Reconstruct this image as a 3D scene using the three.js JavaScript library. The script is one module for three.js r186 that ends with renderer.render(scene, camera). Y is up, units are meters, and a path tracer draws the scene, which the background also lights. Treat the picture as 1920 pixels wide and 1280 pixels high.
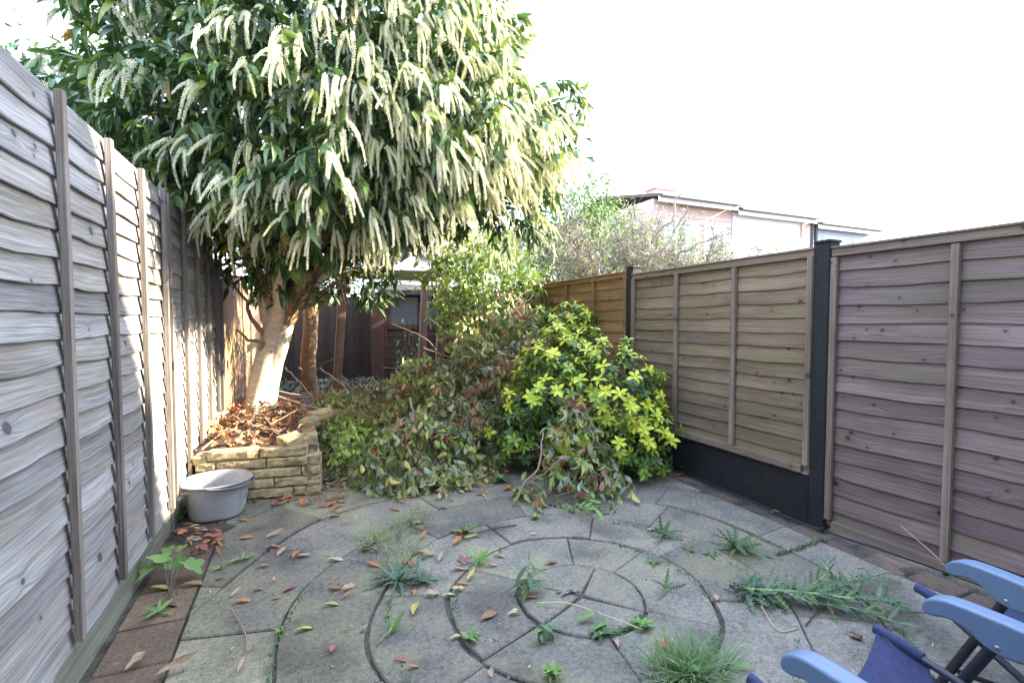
import * as THREE from 'three';
import { mergeGeometries } from 'three/addons/utils/BufferGeometryUtils.js';
import { RoundedBoxGeometry } from 'three/addons/geometries/RoundedBoxGeometry.js';
import { ImprovedNoise } from 'three/addons/math/ImprovedNoise.js';

// ---------------------------------------------------------------- camera, sky, sun, exposure
const scene = new THREE.Scene();
const EYE = 1.335, YAW = THREE.MathUtils.degToRad(23.3), PITCH = Math.atan(38 / 907), FOC = 907;
const camera = new THREE.PerspectiveCamera(2 * Math.atan(640 / FOC) * 180 / Math.PI, 1.5, 0.05, 400);
camera.position.set(0, EYE, 0);
camera.lookAt(Math.sin(YAW) * Math.cos(PITCH), EYE - Math.sin(PITCH), -Math.cos(YAW) * Math.cos(PITCH));
const renderer = new THREE.WebGLRenderer({ antialias: true });
renderer.toneMapping = THREE.LinearToneMapping;
renderer.toneMappingExposure = 6.2;
renderer.shadowMap.enabled = true;

const SUN = new THREE.Vector3(0.98, 0.436, 0.1994).normalize();   // low, from the right and slightly behind the camera
const SKY_LEVEL = 0.82;
{
  const W = 512, H = 256, data = new Float32Array(W * H * 4), d = new THREE.Vector3(), n = new ImprovedNoise();
  for (let y = 0; y < H; y++) for (let x = 0; x < W; x++) {
    const th = (y + 0.5) / H * Math.PI - Math.PI / 2, ph = (x + 0.5) / W * Math.PI * 2 - Math.PI;
    d.set(Math.cos(th) * Math.cos(ph), Math.sin(th), Math.cos(th) * Math.sin(ph));
    const e = Math.max(0, d.y), c = Math.max(-1, Math.min(1, d.dot(SUN)));
    const haze = Math.exp(-e * 2.6), glow = Math.pow(Math.max(0, c), 6) * 1.1;
    let cl = 0, a = 1; for (let o = 0; o < 4; o++) { const s = 2.2 * 2 ** o; cl += a * n.noise(d.x * s + 3, d.y * s * 2 + 7, d.z * s + 5); a *= 0.5; }
    const cloud = THREE.MathUtils.smoothstep(cl, -0.05, 0.4) * 0.75;
    const k = SKY_LEVEL, w = haze + (1 - haze) * cloud;
    const i = (y * W + x) * 4;
    data[i] = k * (0.5 * (1 - w) + 1.12 * w + glow * 1.05);
    data[i + 1] = k * (0.78 * (1 - w) + 1.17 * w + glow);
    data[i + 2] = k * (1.4 * (1 - w) + 1.28 * w + glow * 0.9);
    data[i + 3] = 1;
  }
  const t = new THREE.DataTexture(data, W, H, THREE.RGBAFormat, THREE.FloatType);
  t.mapping = THREE.EquirectangularReflectionMapping; t.magFilter = t.minFilter = THREE.LinearFilter; t.needsUpdate = true;
  scene.background = t; scene.environment = t;
}
const sun = new THREE.DirectionalLight(new THREE.Color(1.0, 0.88, 0.69), 5);
sun.position.copy(SUN).multiplyScalar(30); sun.castShadow = true; sun.shadow.radius = 1.2;
Object.assign(sun.shadow.camera, { left: -14, right: 14, top: 14, bottom: -14, near: 1, far: 80 });
sun.shadow.mapSize.set(4096, 4096);
scene.add(sun, sun.target);

// ---------------------------------------------------------------- helpers
const mulberry = (s) => () => { s = (s + 0x6d2b79f5) | 0; let t = Math.imul(s ^ (s >>> 15), 1 | s); t = (t + Math.imul(t ^ (t >>> 7), 61 | t)) ^ t; return ((t ^ (t >>> 14)) >>> 0) / 4294967296; };
let rnd = mulberry(11);
const rr = (a, b) => a + (b - a) * rnd(), pick = (l) => l[Math.floor(rnd() * l.length)], { smoothstep, lerp, clamp } = THREE.MathUtils;
const PN = new ImprovedNoise(), noise = (x, y = 0, z = 0) => PN.noise(x + 0.37, y + 0.71, z + 0.13);
const fbm = (x, y, z, o = 4) => { let s = 0, a = 0.5; for (let i = 0; i < o; i++) { s += a * noise(x, y, z); x *= 2.03; y *= 2.03; z *= 2.03; a *= 0.5; } return s; };
const V = (x, y, d) => new THREE.Vector3(x, y, -d);                     // d = metres down the garden
const FWD = new THREE.Vector3(), RIGHT = new THREE.Vector3(), UPV = new THREE.Vector3();
camera.updateMatrixWorld(); camera.matrixWorld.extractBasis(RIGHT, UPV, FWD); FWD.negate();
const rayTo = (px, py) => FWD.clone().addScaledVector(RIGHT, (px - 960) / FOC).addScaledVector(UPV, -(py - 640) / FOC);
const G = (px, py, h = 0) => { const r = rayTo(px, py); return r.multiplyScalar((h - EYE) / r.y).add(camera.position); };   // survey: photo point on a level plane -> metres
const P = (px, py, z) => rayTo(px, py).multiplyScalar(z).add(camera.position);                                         // survey: photo point at a known distance
const names = new Map();
const numbered = (n) => { const k = names.get(n) ?? 0; names.set(n, k + 1); return k ? n + '_' + String(k).padStart(3, '0') : n; };
function tag(o, label, category, group, kind) { if (label) o.userData.label = label; if (category) o.userData.category = category; if (group) o.userData.group = group; if (kind) o.userData.kind = kind; return o; }
function thing(name, label, category, pos, group) { const g = new THREE.Group(); g.name = numbered(name); if (pos) g.position.copy(pos); scene.add(g); return tag(g, label, category, group); }
function mesh(name, g, m, parent, kind) { const o = new THREE.Mesh(g, m); o.castShadow = o.receiveShadow = true; if (parent) { o.name = name; parent.add(o); } else { o.name = numbered(name); scene.add(o); } if (kind) o.userData.kind = kind; return o; }
function copy(o, pos, label) { const c = o.clone(); c.name = numbered(o.name.replace(/_\d{3}$/, '')); c.userData = { ...o.userData }; scene.add(c); if (pos) c.position.copy(pos); if (label) c.userData.label = label; return c; }
function geo(pos, idx, uv) { const g = new THREE.BufferGeometry(); g.setAttribute('position', new THREE.Float32BufferAttribute(pos, 3)); g.setAttribute('uv', new THREE.Float32BufferAttribute(uv ?? new Array(pos.length / 3 * 2).fill(0), 2)); g.setIndex(idx); g.computeVertexNormals(); return g; }
const merge = (l) => mergeGeometries(l.map((g) => g.index ? g.toNonIndexed() : g));
function box(w, h, d, x = 0, y = 0, z = 0, r = 0) {          // box with uv in metres, optional rounding
  const g = r ? new RoundedBoxGeometry(w, h, d, 1, r) : new THREE.BoxGeometry(w, h, d);
  const p = g.attributes.position, n = g.attributes.normal, uv = [];
  const ou = (x * 3.1 + y * 1.7 + z * 2.3) % 1;
  for (let i = 0; i < p.count; i++) {
    const ax = Math.abs(n.getX(i)), ay = Math.abs(n.getY(i)), az = Math.abs(n.getZ(i));
    let a = p.getX(i), b = p.getY(i), c = p.getZ(i), u, v;
    if (h >= w && h >= d) { u = b; v = ax > az ? c : a; } else if (w >= d) { u = a; v = ay > az ? c : b; } else { u = c; v = ay > ax ? a : b; }
    uv.push(u + ou, v + ou * 1.7);
  }
  g.setAttribute('uv', new THREE.Float32BufferAttribute(uv, 2));
  return g.translate(x, y, z);
}
function tube(pts, radii, sides = 6, wob = 0) {             // tapered tube along points, uv in metres
  const pos = [], uv = [], idx = [], N = pts.length; let t = new THREE.Vector3(), nrm = null, len = 0;
  for (let i = 0; i < N; i++) {
    t.copy(pts[Math.min(i + 1, N - 1)]).sub(pts[Math.max(i - 1, 0)]).normalize();
    if (!nrm) nrm = Math.abs(t.y) < 0.9 ? new THREE.Vector3(0, 1, 0).cross(t).normalize() : new THREE.Vector3(1, 0, 0).cross(t).normalize();
    nrm.addScaledVector(t, -nrm.dot(t)).normalize();
    const b = t.clone().cross(nrm), r = Array.isArray(radii) ? radii[i] : radii;
    if (i) len += pts[i].distanceTo(pts[i - 1]);
    for (let s = 0; s <= sides; s++) {
      const a = s / sides * Math.PI * 2, k = r * (1 + (wob ? wob * noise(Math.cos(a) * 2 + pts[i].x * 4, Math.sin(a) * 2 + pts[i].y * 4, pts[i].z * 4) : 0));
      pos.push(pts[i].x + (nrm.x * Math.cos(a) + b.x * Math.sin(a)) * k, pts[i].y + (nrm.y * Math.cos(a) + b.y * Math.sin(a)) * k, pts[i].z + (nrm.z * Math.cos(a) + b.z * Math.sin(a)) * k);
      uv.push(s / sides * 6.28 * r, len);
    }
  }
  for (let i = 0; i < N - 1; i++) for (let s = 0; s < sides; s++) { const a = i * (sides + 1) + s, c = a + sides + 1; idx.push(a, a + 1, c, a + 1, c + 1, c); }
  for (const e of [0, N - 1]) { const c = pos.length / 3; pos.push(pts[e].x, pts[e].y, pts[e].z); uv.push(0, 0); for (let s = 0; s < sides; s++) { const a = e * (sides + 1) + s; e ? idx.push(a, a + 1, c) : idx.push(a + 1, a, c); } }
  return geo(pos, idx, uv);
}
const curve = (pts, n) => new THREE.CatmullRomCurve3(pts).getPoints(n);
const taper = (a, b, n) => Array.from({ length: n + 1 }, (_, i) => a + (b - a) * i / n);
function crooked(a, b, n, amp, seed = 0) { const out = []; for (let i = 0; i <= n; i++) { const t = i / n, k = amp * Math.sin(Math.PI * Math.min(1, t * 1.3 + 0.0)); const p = a.clone().lerp(b, t); const s = seed + t * 3; out.push(p.add(new THREE.Vector3(noise(s, 1.3, seed) * k, noise(s, 5.1, seed) * k, noise(s, 9.7, seed) * k))); } return out; }
// leaf blade along +z from the origin, folded along its midrib, curled; prof(t) = half width
function blade(len, prof, { fold = 0.25, curl = 0.15, n = 4, wave = 0, twist = 0 } = {}) {
  const pos = [], uv = [], idx = [];
  for (let i = 0; i <= n; i++) {
    const t = i / n, w = prof(t), z = len * t, y = -curl * len * t * t, tw = twist * t;
    for (const s of [-1, 0, 1]) {
      const lift = Math.abs(s) * w * fold + (s ? wave * w * Math.sin(t * 11 + s) : 0);
      const lx = s * w * (1 - fold * 0.2), ly = lift;
      pos.push(lx * Math.cos(tw) - ly * Math.sin(tw), y + lx * Math.sin(tw) + ly * Math.cos(tw), z); uv.push(0.5 + s * 0.5, t);
    }
    if (i) for (const s of [0, 1]) { const a = (i - 1) * 3 + s, b = a + 3; idx.push(a, b, a + 1, a + 1, b, b + 1); }
  }
  return geo(pos, idx, uv);
}
const oval = (w, p = 0.45, pt = 1) => (t) => w * Math.pow(Math.sin(Math.PI * Math.pow(clamp(t, 0.001, 0.999), Math.log(0.5) / Math.log(p))), pt) + 0.0006;
const M4 = new THREE.Matrix4(), Q = new THREE.Quaternion(), UP = new THREE.Vector3(0, 1, 0);
function frame(p, dir, up, s = 1, roll = 0) {                // matrix: local z -> dir, local y near up
  const z = dir.clone().normalize(), x = (up ?? UP).clone().cross(z); if (x.lengthSq() < 1e-5) x.set(1, 0, 0); x.normalize(); const y = z.clone().cross(x);
  const m = new THREE.Matrix4().makeBasis(x, y, z); if (roll) m.multiply(new THREE.Matrix4().makeRotationZ(roll));
  return m.scale(new THREE.Vector3(s, s, s)).setPosition(p);
}
const rdir = (d = 1) => { const v = new THREE.Vector3(); do v.set(rr(-1, 1), rr(-1, 1), rr(-1, 1)); while (v.lengthSq() > 1 || v.lengthSq() < 0.01); return v.normalize().multiplyScalar(d); };
function instanced(name, g, m, mats, cols, parent) {
  const o = new THREE.InstancedMesh(g, m, mats.length); mats.forEach((x, i) => { o.setMatrixAt(i, x); if (cols) o.setColorAt(i, cols[i]); });
  o.name = name; o.castShadow = o.receiveShadow = true; o.userData.kind = 'stuff'; parent.add(o); return o;
}
function placed(name, g, m, mat, parent) { const o = mesh(name, g, m, parent); o.applyMatrix4(mat); return o; }
// leaves nearest the camera become parts, the rest one stuff part; variants: list of {g}, mats: list of materials
function foliage(parent, partName, stuffName, list, geos, mats, most) {   // list: {m, g, c}
  const p = new THREE.Vector3(), key = (l) => { p.setFromMatrixPosition(l.m).add(parent.position).sub(camera.position); const z = p.dot(FWD), x = p.dot(RIGHT) / z, y = p.dot(UPV) / z; return z > 0.2 && Math.abs(x) < 1.06 && Math.abs(y) < 0.71 ? z : 1e3 + z; };
  for (const l of list) l.k = key(l);
  list.sort((a, b) => a.k - b.k);
  list.slice(0, most).forEach((l) => placed(partName, geos[l.g], mats[l.c], l.m, parent));
  const rest = list.slice(most);
  for (let g = 0; g < geos.length; g++) {
    const sub = rest.filter((l) => l.g === g); if (!sub.length) continue;
    instanced(stuffName, geos[g], mats.base ?? mats[0], sub.map((l) => l.m), sub.map((l) => mats[l.c].userData.tint ?? mats[l.c].color), parent);
  }
}

// ---------------------------------------------------------------- computed textures
function tex(W, H, f, sx, sy, srgb = true) {
  const a = new Uint8Array(W * H * 4), c = [0, 0, 0];
  for (let y = 0; y < H; y++) for (let x = 0; x < W; x++) { f(x / W, y / H, c); const i = (y * W + x) * 4; for (let k = 0; k < 3; k++) a[i + k] = clamp(srgb ? 255 * (c[k] <= 0.0031308 ? c[k] * 12.92 : 1.055 * Math.pow(Math.max(c[k], 0), 1 / 2.4) - 0.055) : 255 * c[k], 0, 255); a[i + 3] = 255; }
  const t = new THREE.DataTexture(a, W, H); t.wrapS = t.wrapT = THREE.MirroredRepeatWrapping; t.magFilter = THREE.LinearFilter; t.minFilter = THREE.LinearMipmapLinearFilter; t.generateMipmaps = true;
  t.repeat.set(1 / sx, 1 / sy); if (srgb) t.colorSpace = THREE.SRGBColorSpace; t.needsUpdate = true; return t;
}
// sawn softwood: grain runs along u; tile sx by sy metres; weathered between pale, mid and dark; knots and stains as in the boards
function woodMaps(seed, pale, mid, dark, stain, stainAmount, sx = 2.2, sy = 1.1, W = 1024, H = 1024, knotN = 46) {
  const r = mulberry(seed), knots = Array.from({ length: knotN }, () => [r() * sx, r() * sy, 0.006 + r() * r() * 0.015, r()]);
  const hgt = new Float32Array(W * H);
  const col = tex(W, H, (u, v, c) => {
    const x = u * sx, y = v * sy; let gy = y, k = 0;
    for (const q of knots) { let dx = x - q[0], dy = y - q[1]; if (Math.abs(dx) > 0.25 || Math.abs(dy) > 0.08) continue; const e = dx * dx / 0.004 + dy * dy / 0.0004; gy += Math.exp(-e) * dy * 1.6; const rad = Math.sqrt(dx * dx * 0.7 + dy * dy) / q[2]; k = Math.max(k, 1 - smoothstep(rad, 0.75, 1.25)); if (rad > 1 && rad < 3.2) k = Math.max(k, 0.22 * (1 - (rad - 1) / 2.2)); }
    gy += 0.0035 * noise(x * 1.1, y * 3, seed);
    const ring = 0.5 + 0.5 * Math.sin(gy * 620 + 9 * noise(x * 0.6, gy * 18, seed + 2));
    const fine = noise(x * 7, gy * 480, seed + 5), mids = noise(x * 1.6, gy * 150, seed + 8), big = fbm(x * 1.0, y * 7, seed + 3, 3);
    let t = 0.5 + 0.1 * (ring - 0.5) + 0.5 * fine + 0.42 * mids + 0.8 * big; t = clamp(t, 0, 1);
    const s = smoothstep(fbm(x * 1.1 + 7, y * 6, seed + 11, 3), 0.02, 0.3) * stainAmount;
    for (let i = 0; i < 3; i++) { let b = t < 0.5 ? lerp(dark[i], mid[i], t * 2) : lerp(mid[i], pale[i], t * 2 - 1); b = lerp(b, stain[i], s); c[i] = lerp(b, dark[i] * 0.38, k * 0.9); }
    hgt[Math.round(v * H) * W + Math.round(u * W)] = clamp(0.5 + 0.25 * fine + 0.2 * mids + 0.12 * (ring - 0.5) - 0.2 * k, 0, 1);
  }, sx, sy);
  let i = 0; const bump = tex(W, H, (u, v, c) => { c[0] = c[1] = c[2] = hgt[i++]; }, sx, sy, false);
  return { map: col, bumpMap: bump };
}
const std = (o) => new THREE.MeshStandardMaterial({ roughness: 0.9, metalness: 0, ...o });
const rgb = (r, g, b) => new THREE.Color().setRGB(r, g, b);
const wood = (maps, tint = 1, o = {}) => std({ ...maps, bumpScale: 0.0022, roughness: 0.88, color: Array.isArray(tint) ? rgb(...tint) : rgb(tint, tint, tint), ...o });
function leafMat(r, g, b, o = {}) { return new THREE.MeshPhysicalMaterial({ color: rgb(r, g, b), roughness: 0.75, transmission: 0.3, thickness: 0, clearcoat: 0.25, clearcoatRoughness: 0.35, side: THREE.DoubleSide, ...o }); }
// leaf materials: several tints; .base is the white one that instance colours multiply
function leafSet(tints, o) { const l = tints.map((t) => leafMat(...t, o)); l.base = leafMat(1, 1, 1, o); return l; }
const greyWood = woodMaps(3, [0.41, 0.395, 0.38], [0.265, 0.25, 0.236], [0.13, 0.118, 0.108], [0.27, 0.225, 0.18], 0.45, 2.2, 1.1, 1024, 1024, 24);
const brownWood = woodMaps(8, [0.31, 0.255, 0.2], [0.205, 0.158, 0.122], [0.11, 0.08, 0.06], [0.16, 0.15, 0.075], 0.55);
const GREY = [1, 0.9, 1.12, 0.97, 0.8, 1.05, 0.93].map((k, i) => wood(greyWood, [k * (i % 3 ? 1 : 1.03), k, k * (i % 3 ? 1.01 : 0.95)]));
const BROWN = [1, 0.88, 1.14, 0.97, 0.8, 1.06].map((k) => wood(brownWood, k));
const ORANGE = [1, 0.92, 1.1, 0.97].map((k) => wood(brownWood, [1.35 * k, 1.0 * k, 0.6 * k]));
const battenGrey = wood(greyWood, [0.72, 0.64, 0.58]), battenBrown = wood(brownWood, [0.85, 0.83, 0.82]);
// ---------------------------------------------------------------- ground and paving
{
  const soil = tex(512, 512, (u, v, c) => { const a = fbm(u * 8, v * 8, 2, 4), b = noise(u * 90, v * 90, 4), g = smoothstep(fbm(u * 5, v * 5, 9, 3), 0, 0.25); const k = 0.55 + 0.9 * (a + 0.5) * 0.6 + 0.25 * b; c[0] = lerp(0.05, 0.03, g) * k; c[1] = lerp(0.038, 0.036, g) * k; c[2] = lerp(0.026, 0.018, g) * k; }, 3, 3);
  const g = new THREE.PlaneGeometry(240, 240, 1, 1).rotateX(-Math.PI / 2).translate(0, -0.06, -60);
  const p = g.attributes.position, uv = []; for (let i = 0; i < p.count; i++) uv.push(p.getX(i), p.getZ(i)); g.setAttribute('uv', new THREE.Float32BufferAttribute(uv, 2));
  tag(mesh('ground', g, std({ map: soil, bumpMap: soil, bumpScale: 0.01 })), null, null, null, 'structure');
}
// sawn concrete flags: aggregate speckle, moss film, lichen spots
const concrete = (() => {
  const S = 4.6, r = mulberry(77), spots = Array.from({ length: 420 }, () => [r() * S, r() * S, 0.004 + r() * r() * 0.03, r()]);
  const grid = new Map(); for (const s of spots) { const k = Math.floor(s[0] / 0.1) + ',' + Math.floor(s[1] / 0.1); for (let a = -1; a < 2; a++) for (let b = -1; b < 2; b++) { const q = (Math.floor(s[0] / 0.1) + a) + ',' + (Math.floor(s[1] / 0.1) + b); (grid.get(q) ?? grid.set(q, []).get(q)).push(s); } }
  const N = 2048, h = new Float32Array(N * N); let j = 0;
  const map = tex(N, N, (u, v, c) => {
    const x = u * S, y = v * S, big = fbm(x * 0.9, y * 0.9, 3, 4), mid = fbm(x * 5, y * 5, 8, 3), g1 = noise(x * 120, y * 120, 1), g2 = r();
    let k = 1 + 0.5 * big + 0.6 * mid + 0.3 * g1 + 0.3 * noise(x * 45, y * 45, 12) + (g2 - 0.5) * 0.55; if (g2 > 0.985) k += 0.75; if (g2 < 0.02) k -= 0.35;
    const moss = smoothstep(big + 0.6 * mid + 0.35 * (1 - smoothstep(x, 0.4, 1.9)), 0.0, 0.42);
    let lich = 0; for (const s of grid.get(Math.floor(x / 0.1) + ',' + Math.floor(y / 0.1)) ?? []) { const d = Math.hypot(x - s[0], y - s[1]) / s[2] + 0.5 * noise(x * 80, y * 80, 6); if (d < 1) lich = s[3] < 0.5 ? 0.5 : -0.4; }
    const dark = smoothstep(fbm(x * 2.3 + 4, y * 2.3, 21, 4), 0.08, 0.4) * 0.35;
    k *= 1 - dark; k += lich * 0.4;
    c[0] = lerp(0.215, 0.205, moss) * k; c[1] = lerp(0.19, 0.182, moss) * k; c[2] = lerp(0.15, 0.115, moss) * k;
    h[j++] = clamp(0.5 + 0.3 * g1 + 0.35 * (g2 - 0.5) + 0.25 * mid, 0, 1);
  }, S, S);
  j = 0; return { map, bumpMap: tex(N, N, (u, v, c) => { c[0] = c[1] = c[2] = h[j++]; }, S, S, false) };
})();
const SLAB = [0.96, 0.87, 1.06, 0.78].map((k) => std({ ...concrete, bumpScale: 0.004, roughness: 0.93, color: rgb(k, k, k * 1.01) }));
const PAVER = [[0.145, 0.105, 0.098], [0.125, 0.095, 0.09], [0.165, 0.125, 0.115]].map((c) => std({ bumpMap: concrete.bumpMap, map: concrete.map, bumpScale: 0.004, color: rgb(c[0] * 4.6, c[1] * 4.6, c[2] * 4.8) }));
const patio = new THREE.Group(); patio.name = 'patio'; scene.add(patio); tag(patio, null, null, null, 'structure');
const CX = 1.22, CD = 1.98;                                    // centre of the paved circle
function slab(poly, m, th = 0.045, dy = 0) {                   // poly: [x, d] points; bevelled edge, uv = ground metres
  const n = poly.length; let cx = 0, cd = 0; for (const p of poly) { cx += p[0] / n; cd += p[1] / n; }
  const tx = rr(-0.006, 0.006), td = rr(-0.006, 0.006), pos = [], uv = [], idx = [], hy = (x, d) => dy + tx * (x - cx) + td * (d - cd);
  const ring = (inset, y) => { const s = pos.length / 3; for (const p of poly) { const L = Math.hypot(p[0] - cx, p[1] - cd) || 1, k = 1 - inset / L, x = cx + (p[0] - cx) * k, d = cd + (p[1] - cd) * k; pos.push(x, y + hy(x, d), -d); uv.push(x + 0.7, d); } return s; };
  const top = ring(0.007, 0), b = ring(0, -0.006), c = ring(0, -th);
  pos.push(cx, dy, -cd); uv.push(cx + 0.7, cd); const ce = pos.length / 3 - 1;
  for (let i = 0; i < n; i++) { const j = (i + 1) % n; idx.push(ce, top + i, top + j); for (const [a, e] of [[top, b], [b, c]]) idx.push(a + i, e + i, a + j, a + j, e + i, e + j); }
  let g = geo(pos, idx, uv);
  g = g.toNonIndexed(); g.computeVertexNormals();
  const o = mesh('paving_stone', g, m, patio); return o;
}
const area = (p) => { let a = 0; for (let i = 0; i < p.length; i++) { const q = p[(i + 1) % p.length]; a += p[i][0] * q[1] - q[0] * p[i][1]; } return a / 2; };
function clip(poly, nx, nd, c) { const o = []; for (let i = 0; i < poly.length; i++) { const a = poly[i], b = poly[(i + 1) % poly.length], da = a[0] * nx + a[1] * nd - c, db = b[0] * nx + b[1] * nd - c; if (da >= 0) o.push(a); if (da >= 0 !== db >= 0) { const t = da / (da - db); o.push([a[0] + (b[0] - a[0]) * t, a[1] + (b[1] - a[1]) * t]); } } return o; }
{
  rnd = mulberry(5);
  const base = tex(256, 256, (u, v, c) => { const k = 0.7 + fbm(u * 9, v * 9, 1, 3) + 0.5 * noise(u * 70, v * 70); c[0] = 0.085 * k; c[1] = 0.075 * k; c[2] = 0.055 * k; }, 1, 1);
  const g = new THREE.PlaneGeometry(3.95, 6.2, 130, 200).rotateX(-Math.PI / 2).translate(1.14, 0, -2.3), gp = g.attributes.position, guv = [];
  for (let i = 0; i < gp.count; i++) { const x = gp.getX(i), z = gp.getZ(i); gp.setY(i, -0.014 + clamp(0.03 * noise(x * 1.7, z * 1.7, 4) + 0.012 * noise(x * 9, z * 9, 8), -0.02, 0.0085)); guv.push(x, z); }
  g.setAttribute('uv', new THREE.Float32BufferAttribute(guv, 2)); g.computeVertexNormals(); mesh('bedding', g, std({ map: base }), patio);
  const rings = [[0, 0.3, 4, 0.4], [0.3, 0.63, 6, 0.2], [0.63, 0.98, 8, 0.32], [0.98, 1.36, 10, 0.1], [1.36, 1.83, 11, 0.2], [1.83, 2.32, 14, 0.05], [2.32, 2.85, 16, 0.12], [2.85, 3.4, 18, 0.3]];
  const gap = 0.004, jit = () => rnd() < 0.3 ? rr(0.005, 0.015) : rr(0, 0.003), wob = (a, r) => 0.055 * noise(Math.cos(a) * 1.9, Math.sin(a) * 1.9, r * 5);
  for (const [r0, r1, n, off] of rings) {
    const cuts = Array.from({ length: n }, (_, i) => (i + off + rr(-0.22, 0.22)) / n * Math.PI * 2);
    for (let i = 0; i < n; i++) {
      const a0 = cuts[i], a1 = cuts[(i + 1) % n] + (i === n - 1 ? Math.PI * 2 : 0), ja = rr(-0.005, 0.005), p = [], R0 = r0 ? r0 + gap / 2 + jit() : 0.012, R1 = r1 - gap / 2 - jit(), st = Math.max(2, Math.round((a1 - a0) * r1 / 0.12));
      for (let k = 0; k <= st; k++) { const e = k === 0 ? 1 : k === st ? -1 : 0, a = lerp(a0, a1, k / st) + e * (gap / 2 + ja * 0.4) / R1; const w = R1 * (1 + wob(a, r1)); p.push([CX + w * Math.cos(a) + rr(-0.002, 0.002), CD + w * Math.sin(a) + rr(-0.002, 0.002)]); }
      if (r0) for (let k = st; k >= 0; k--) { const e = k === 0 ? 1 : k === st ? -1 : 0, a = lerp(a0, a1, k / st) + e * (gap / 2) / R0; const w = R0 * (1 + wob(a, r0)); p.push([CX + w * Math.cos(a), CD + w * Math.sin(a)]); } else p.push([CX + R0 * Math.cos((a0 + a1) / 2), CD + R0 * Math.sin((a0 + a1) / 2)]);
      let q = clip(p, 1, 0.0, -0.5); q = clip(q, -1, 0, -2.86); q = clip(q, 0, 1, 0.1); q = clip(q, 0, -1, -4.75);
      if (q.length < 3 || Math.abs(area(q)) < 0.01) continue;
      if (area(q) < 0) q.reverse();
      slab(q, SLAB[Math.floor(rnd() * 4)], 0.045, rr(-0.004, 0.003));
    }
  }
  // red-brown edging pavers along both fences
  for (const [x0, x1, len] of [[-0.765, -0.515, 0.3], [2.875, 3.035, 0.22]]) for (let d = 0.15; d < 4.7; d += len) {
    const j = rr(-0.006, 0.006); slab([[x0 + j, d + 0.005], [x1 + j, d + 0.005 + rr(-0.004, 0.004)], [x1 + j, d + len - 0.005], [x0 + j, d + len - 0.005 + rr(-0.004, 0.004)]], pick(PAVER), 0.045, rr(-0.006, 0.002) - 0.004);
  }
}

// ---------------------------------------------------------------- lap fences
// waney-edged board: x along the fence, y up, z towards the garden; bays = batten positions it bulges between
function lapBoard(L, h, seed, bays, { lip = 0.016, wave = 0.007, bow = 0.006, th = 0.008, lean = 0.004 } = {}) {
  const N = 26, pos = [], uv = [], idx = [], u0 = (seed * 0.377) % 2, v0 = (seed * 0.713) % 1;
  for (let i = 0; i <= N; i++) {
    const x = L * i / N; let b = 0; for (let k = 0; k < bays.length - 1; k++) if (x >= bays[k] && x <= bays[k + 1]) b = Math.sin(Math.PI * (x - bays[k]) / (bays[k + 1] - bays[k]));
    const lo = wave * (noise(x * 2.6, seed * 3.1) * 1.3 + 0.5 * noise(x * 9, seed * 5.7)) - bow * 0.6 * b, z = bow * (b * (0.5 + 0.6 * noise(seed * 2.3, x * 0.8)) + 0.5 * noise(x * 3, seed * 7.7)), hi = h + 0.022;
    for (const [y, zz, v] of [[hi, lean, hi], [lo + 0.003, lip + z, 0.003], [lo, lip + z - 0.003, 0], [lo, lip + z - th, -0.01], [hi, lean - th, hi + 0.01]]) { pos.push(x, y, zz); uv.push(x + u0, v + v0); }
    if (i) for (let k = 0; k < 5; k++) { const k2 = (k + 1) % 5, a = (i - 1) * 5 + k, c = (i - 1) * 5 + k2; idx.push(a, c, a + 5, c, c + 5, a + 5); }
  }
  for (const e of [0, N]) { const o = e * 5; for (const t of [[0, 1, 2], [0, 2, 3], [0, 3, 4]]) { const q = e ? t.map((k) => k + o) : [t[0] + o, t[2] + o, t[1] + o]; idx.push(...q); } }
  let g = geo(pos, idx, uv).toNonIndexed(); g.computeVertexNormals(); return g;
}
function lapPanel(parent, at, turn, L, y0, y1, n, battens, mats, bm, opt = {}) {
  const fr = new THREE.Group(); fr.position.copy(at); fr.rotation.y = turn;
  fr.updateMatrix(); const put = (name, g, m) => { const o = mesh(name, g.clone().applyMatrix4(fr.matrix), m, parent); return o; };
  const ex = (y1 - y0) / n;
  for (let k = 0; k < n; k++) put('board', lapBoard(L, ex, k + (opt.seed ?? 0), battens, opt).translate(0, y0 + k * ex, 0), mats[Math.floor(rnd() * mats.length)]);
  for (const x of battens) { const w = opt.bw ?? 0.042, top = y1 + (opt.over ?? 0) + rr(-0.006, 0.01), bot = y0 + (opt.under ?? 0.03); put('batten', box(w, top - bot, opt.bt ?? 0.034, clamp(x, w / 2, L - w / 2) + rr(-0.003, 0.003), (top + bot) / 2, (opt.lip ?? 0.016) + (opt.bt ?? 0.034) / 2 + 0.006, 0.003), bm); }
  for (const x of battens) put('batten', box(0.036, y1 - y0, 0.02, clamp(x, 0.018, L - 0.018), (y0 + y1) / 2 - 0.012, -0.02), bm);
  if (opt.rail) { put('top_rail', box(L, 0.045, 0.046, L / 2, y1 + 0.006, 0.018, 0.003), opt.railMat ?? bm); put('bottom_rail', box(L - 0.09, 0.05, 0.03, L / 2, y0 + 0.02, 0.036, 0.003), opt.railMat ?? bm); put('top_cap', box(L, 0.014, 0.07, L / 2, y1 + 0.037, 0.018, 0.003), opt.railMat ?? bm); }
  return put;
}
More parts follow.
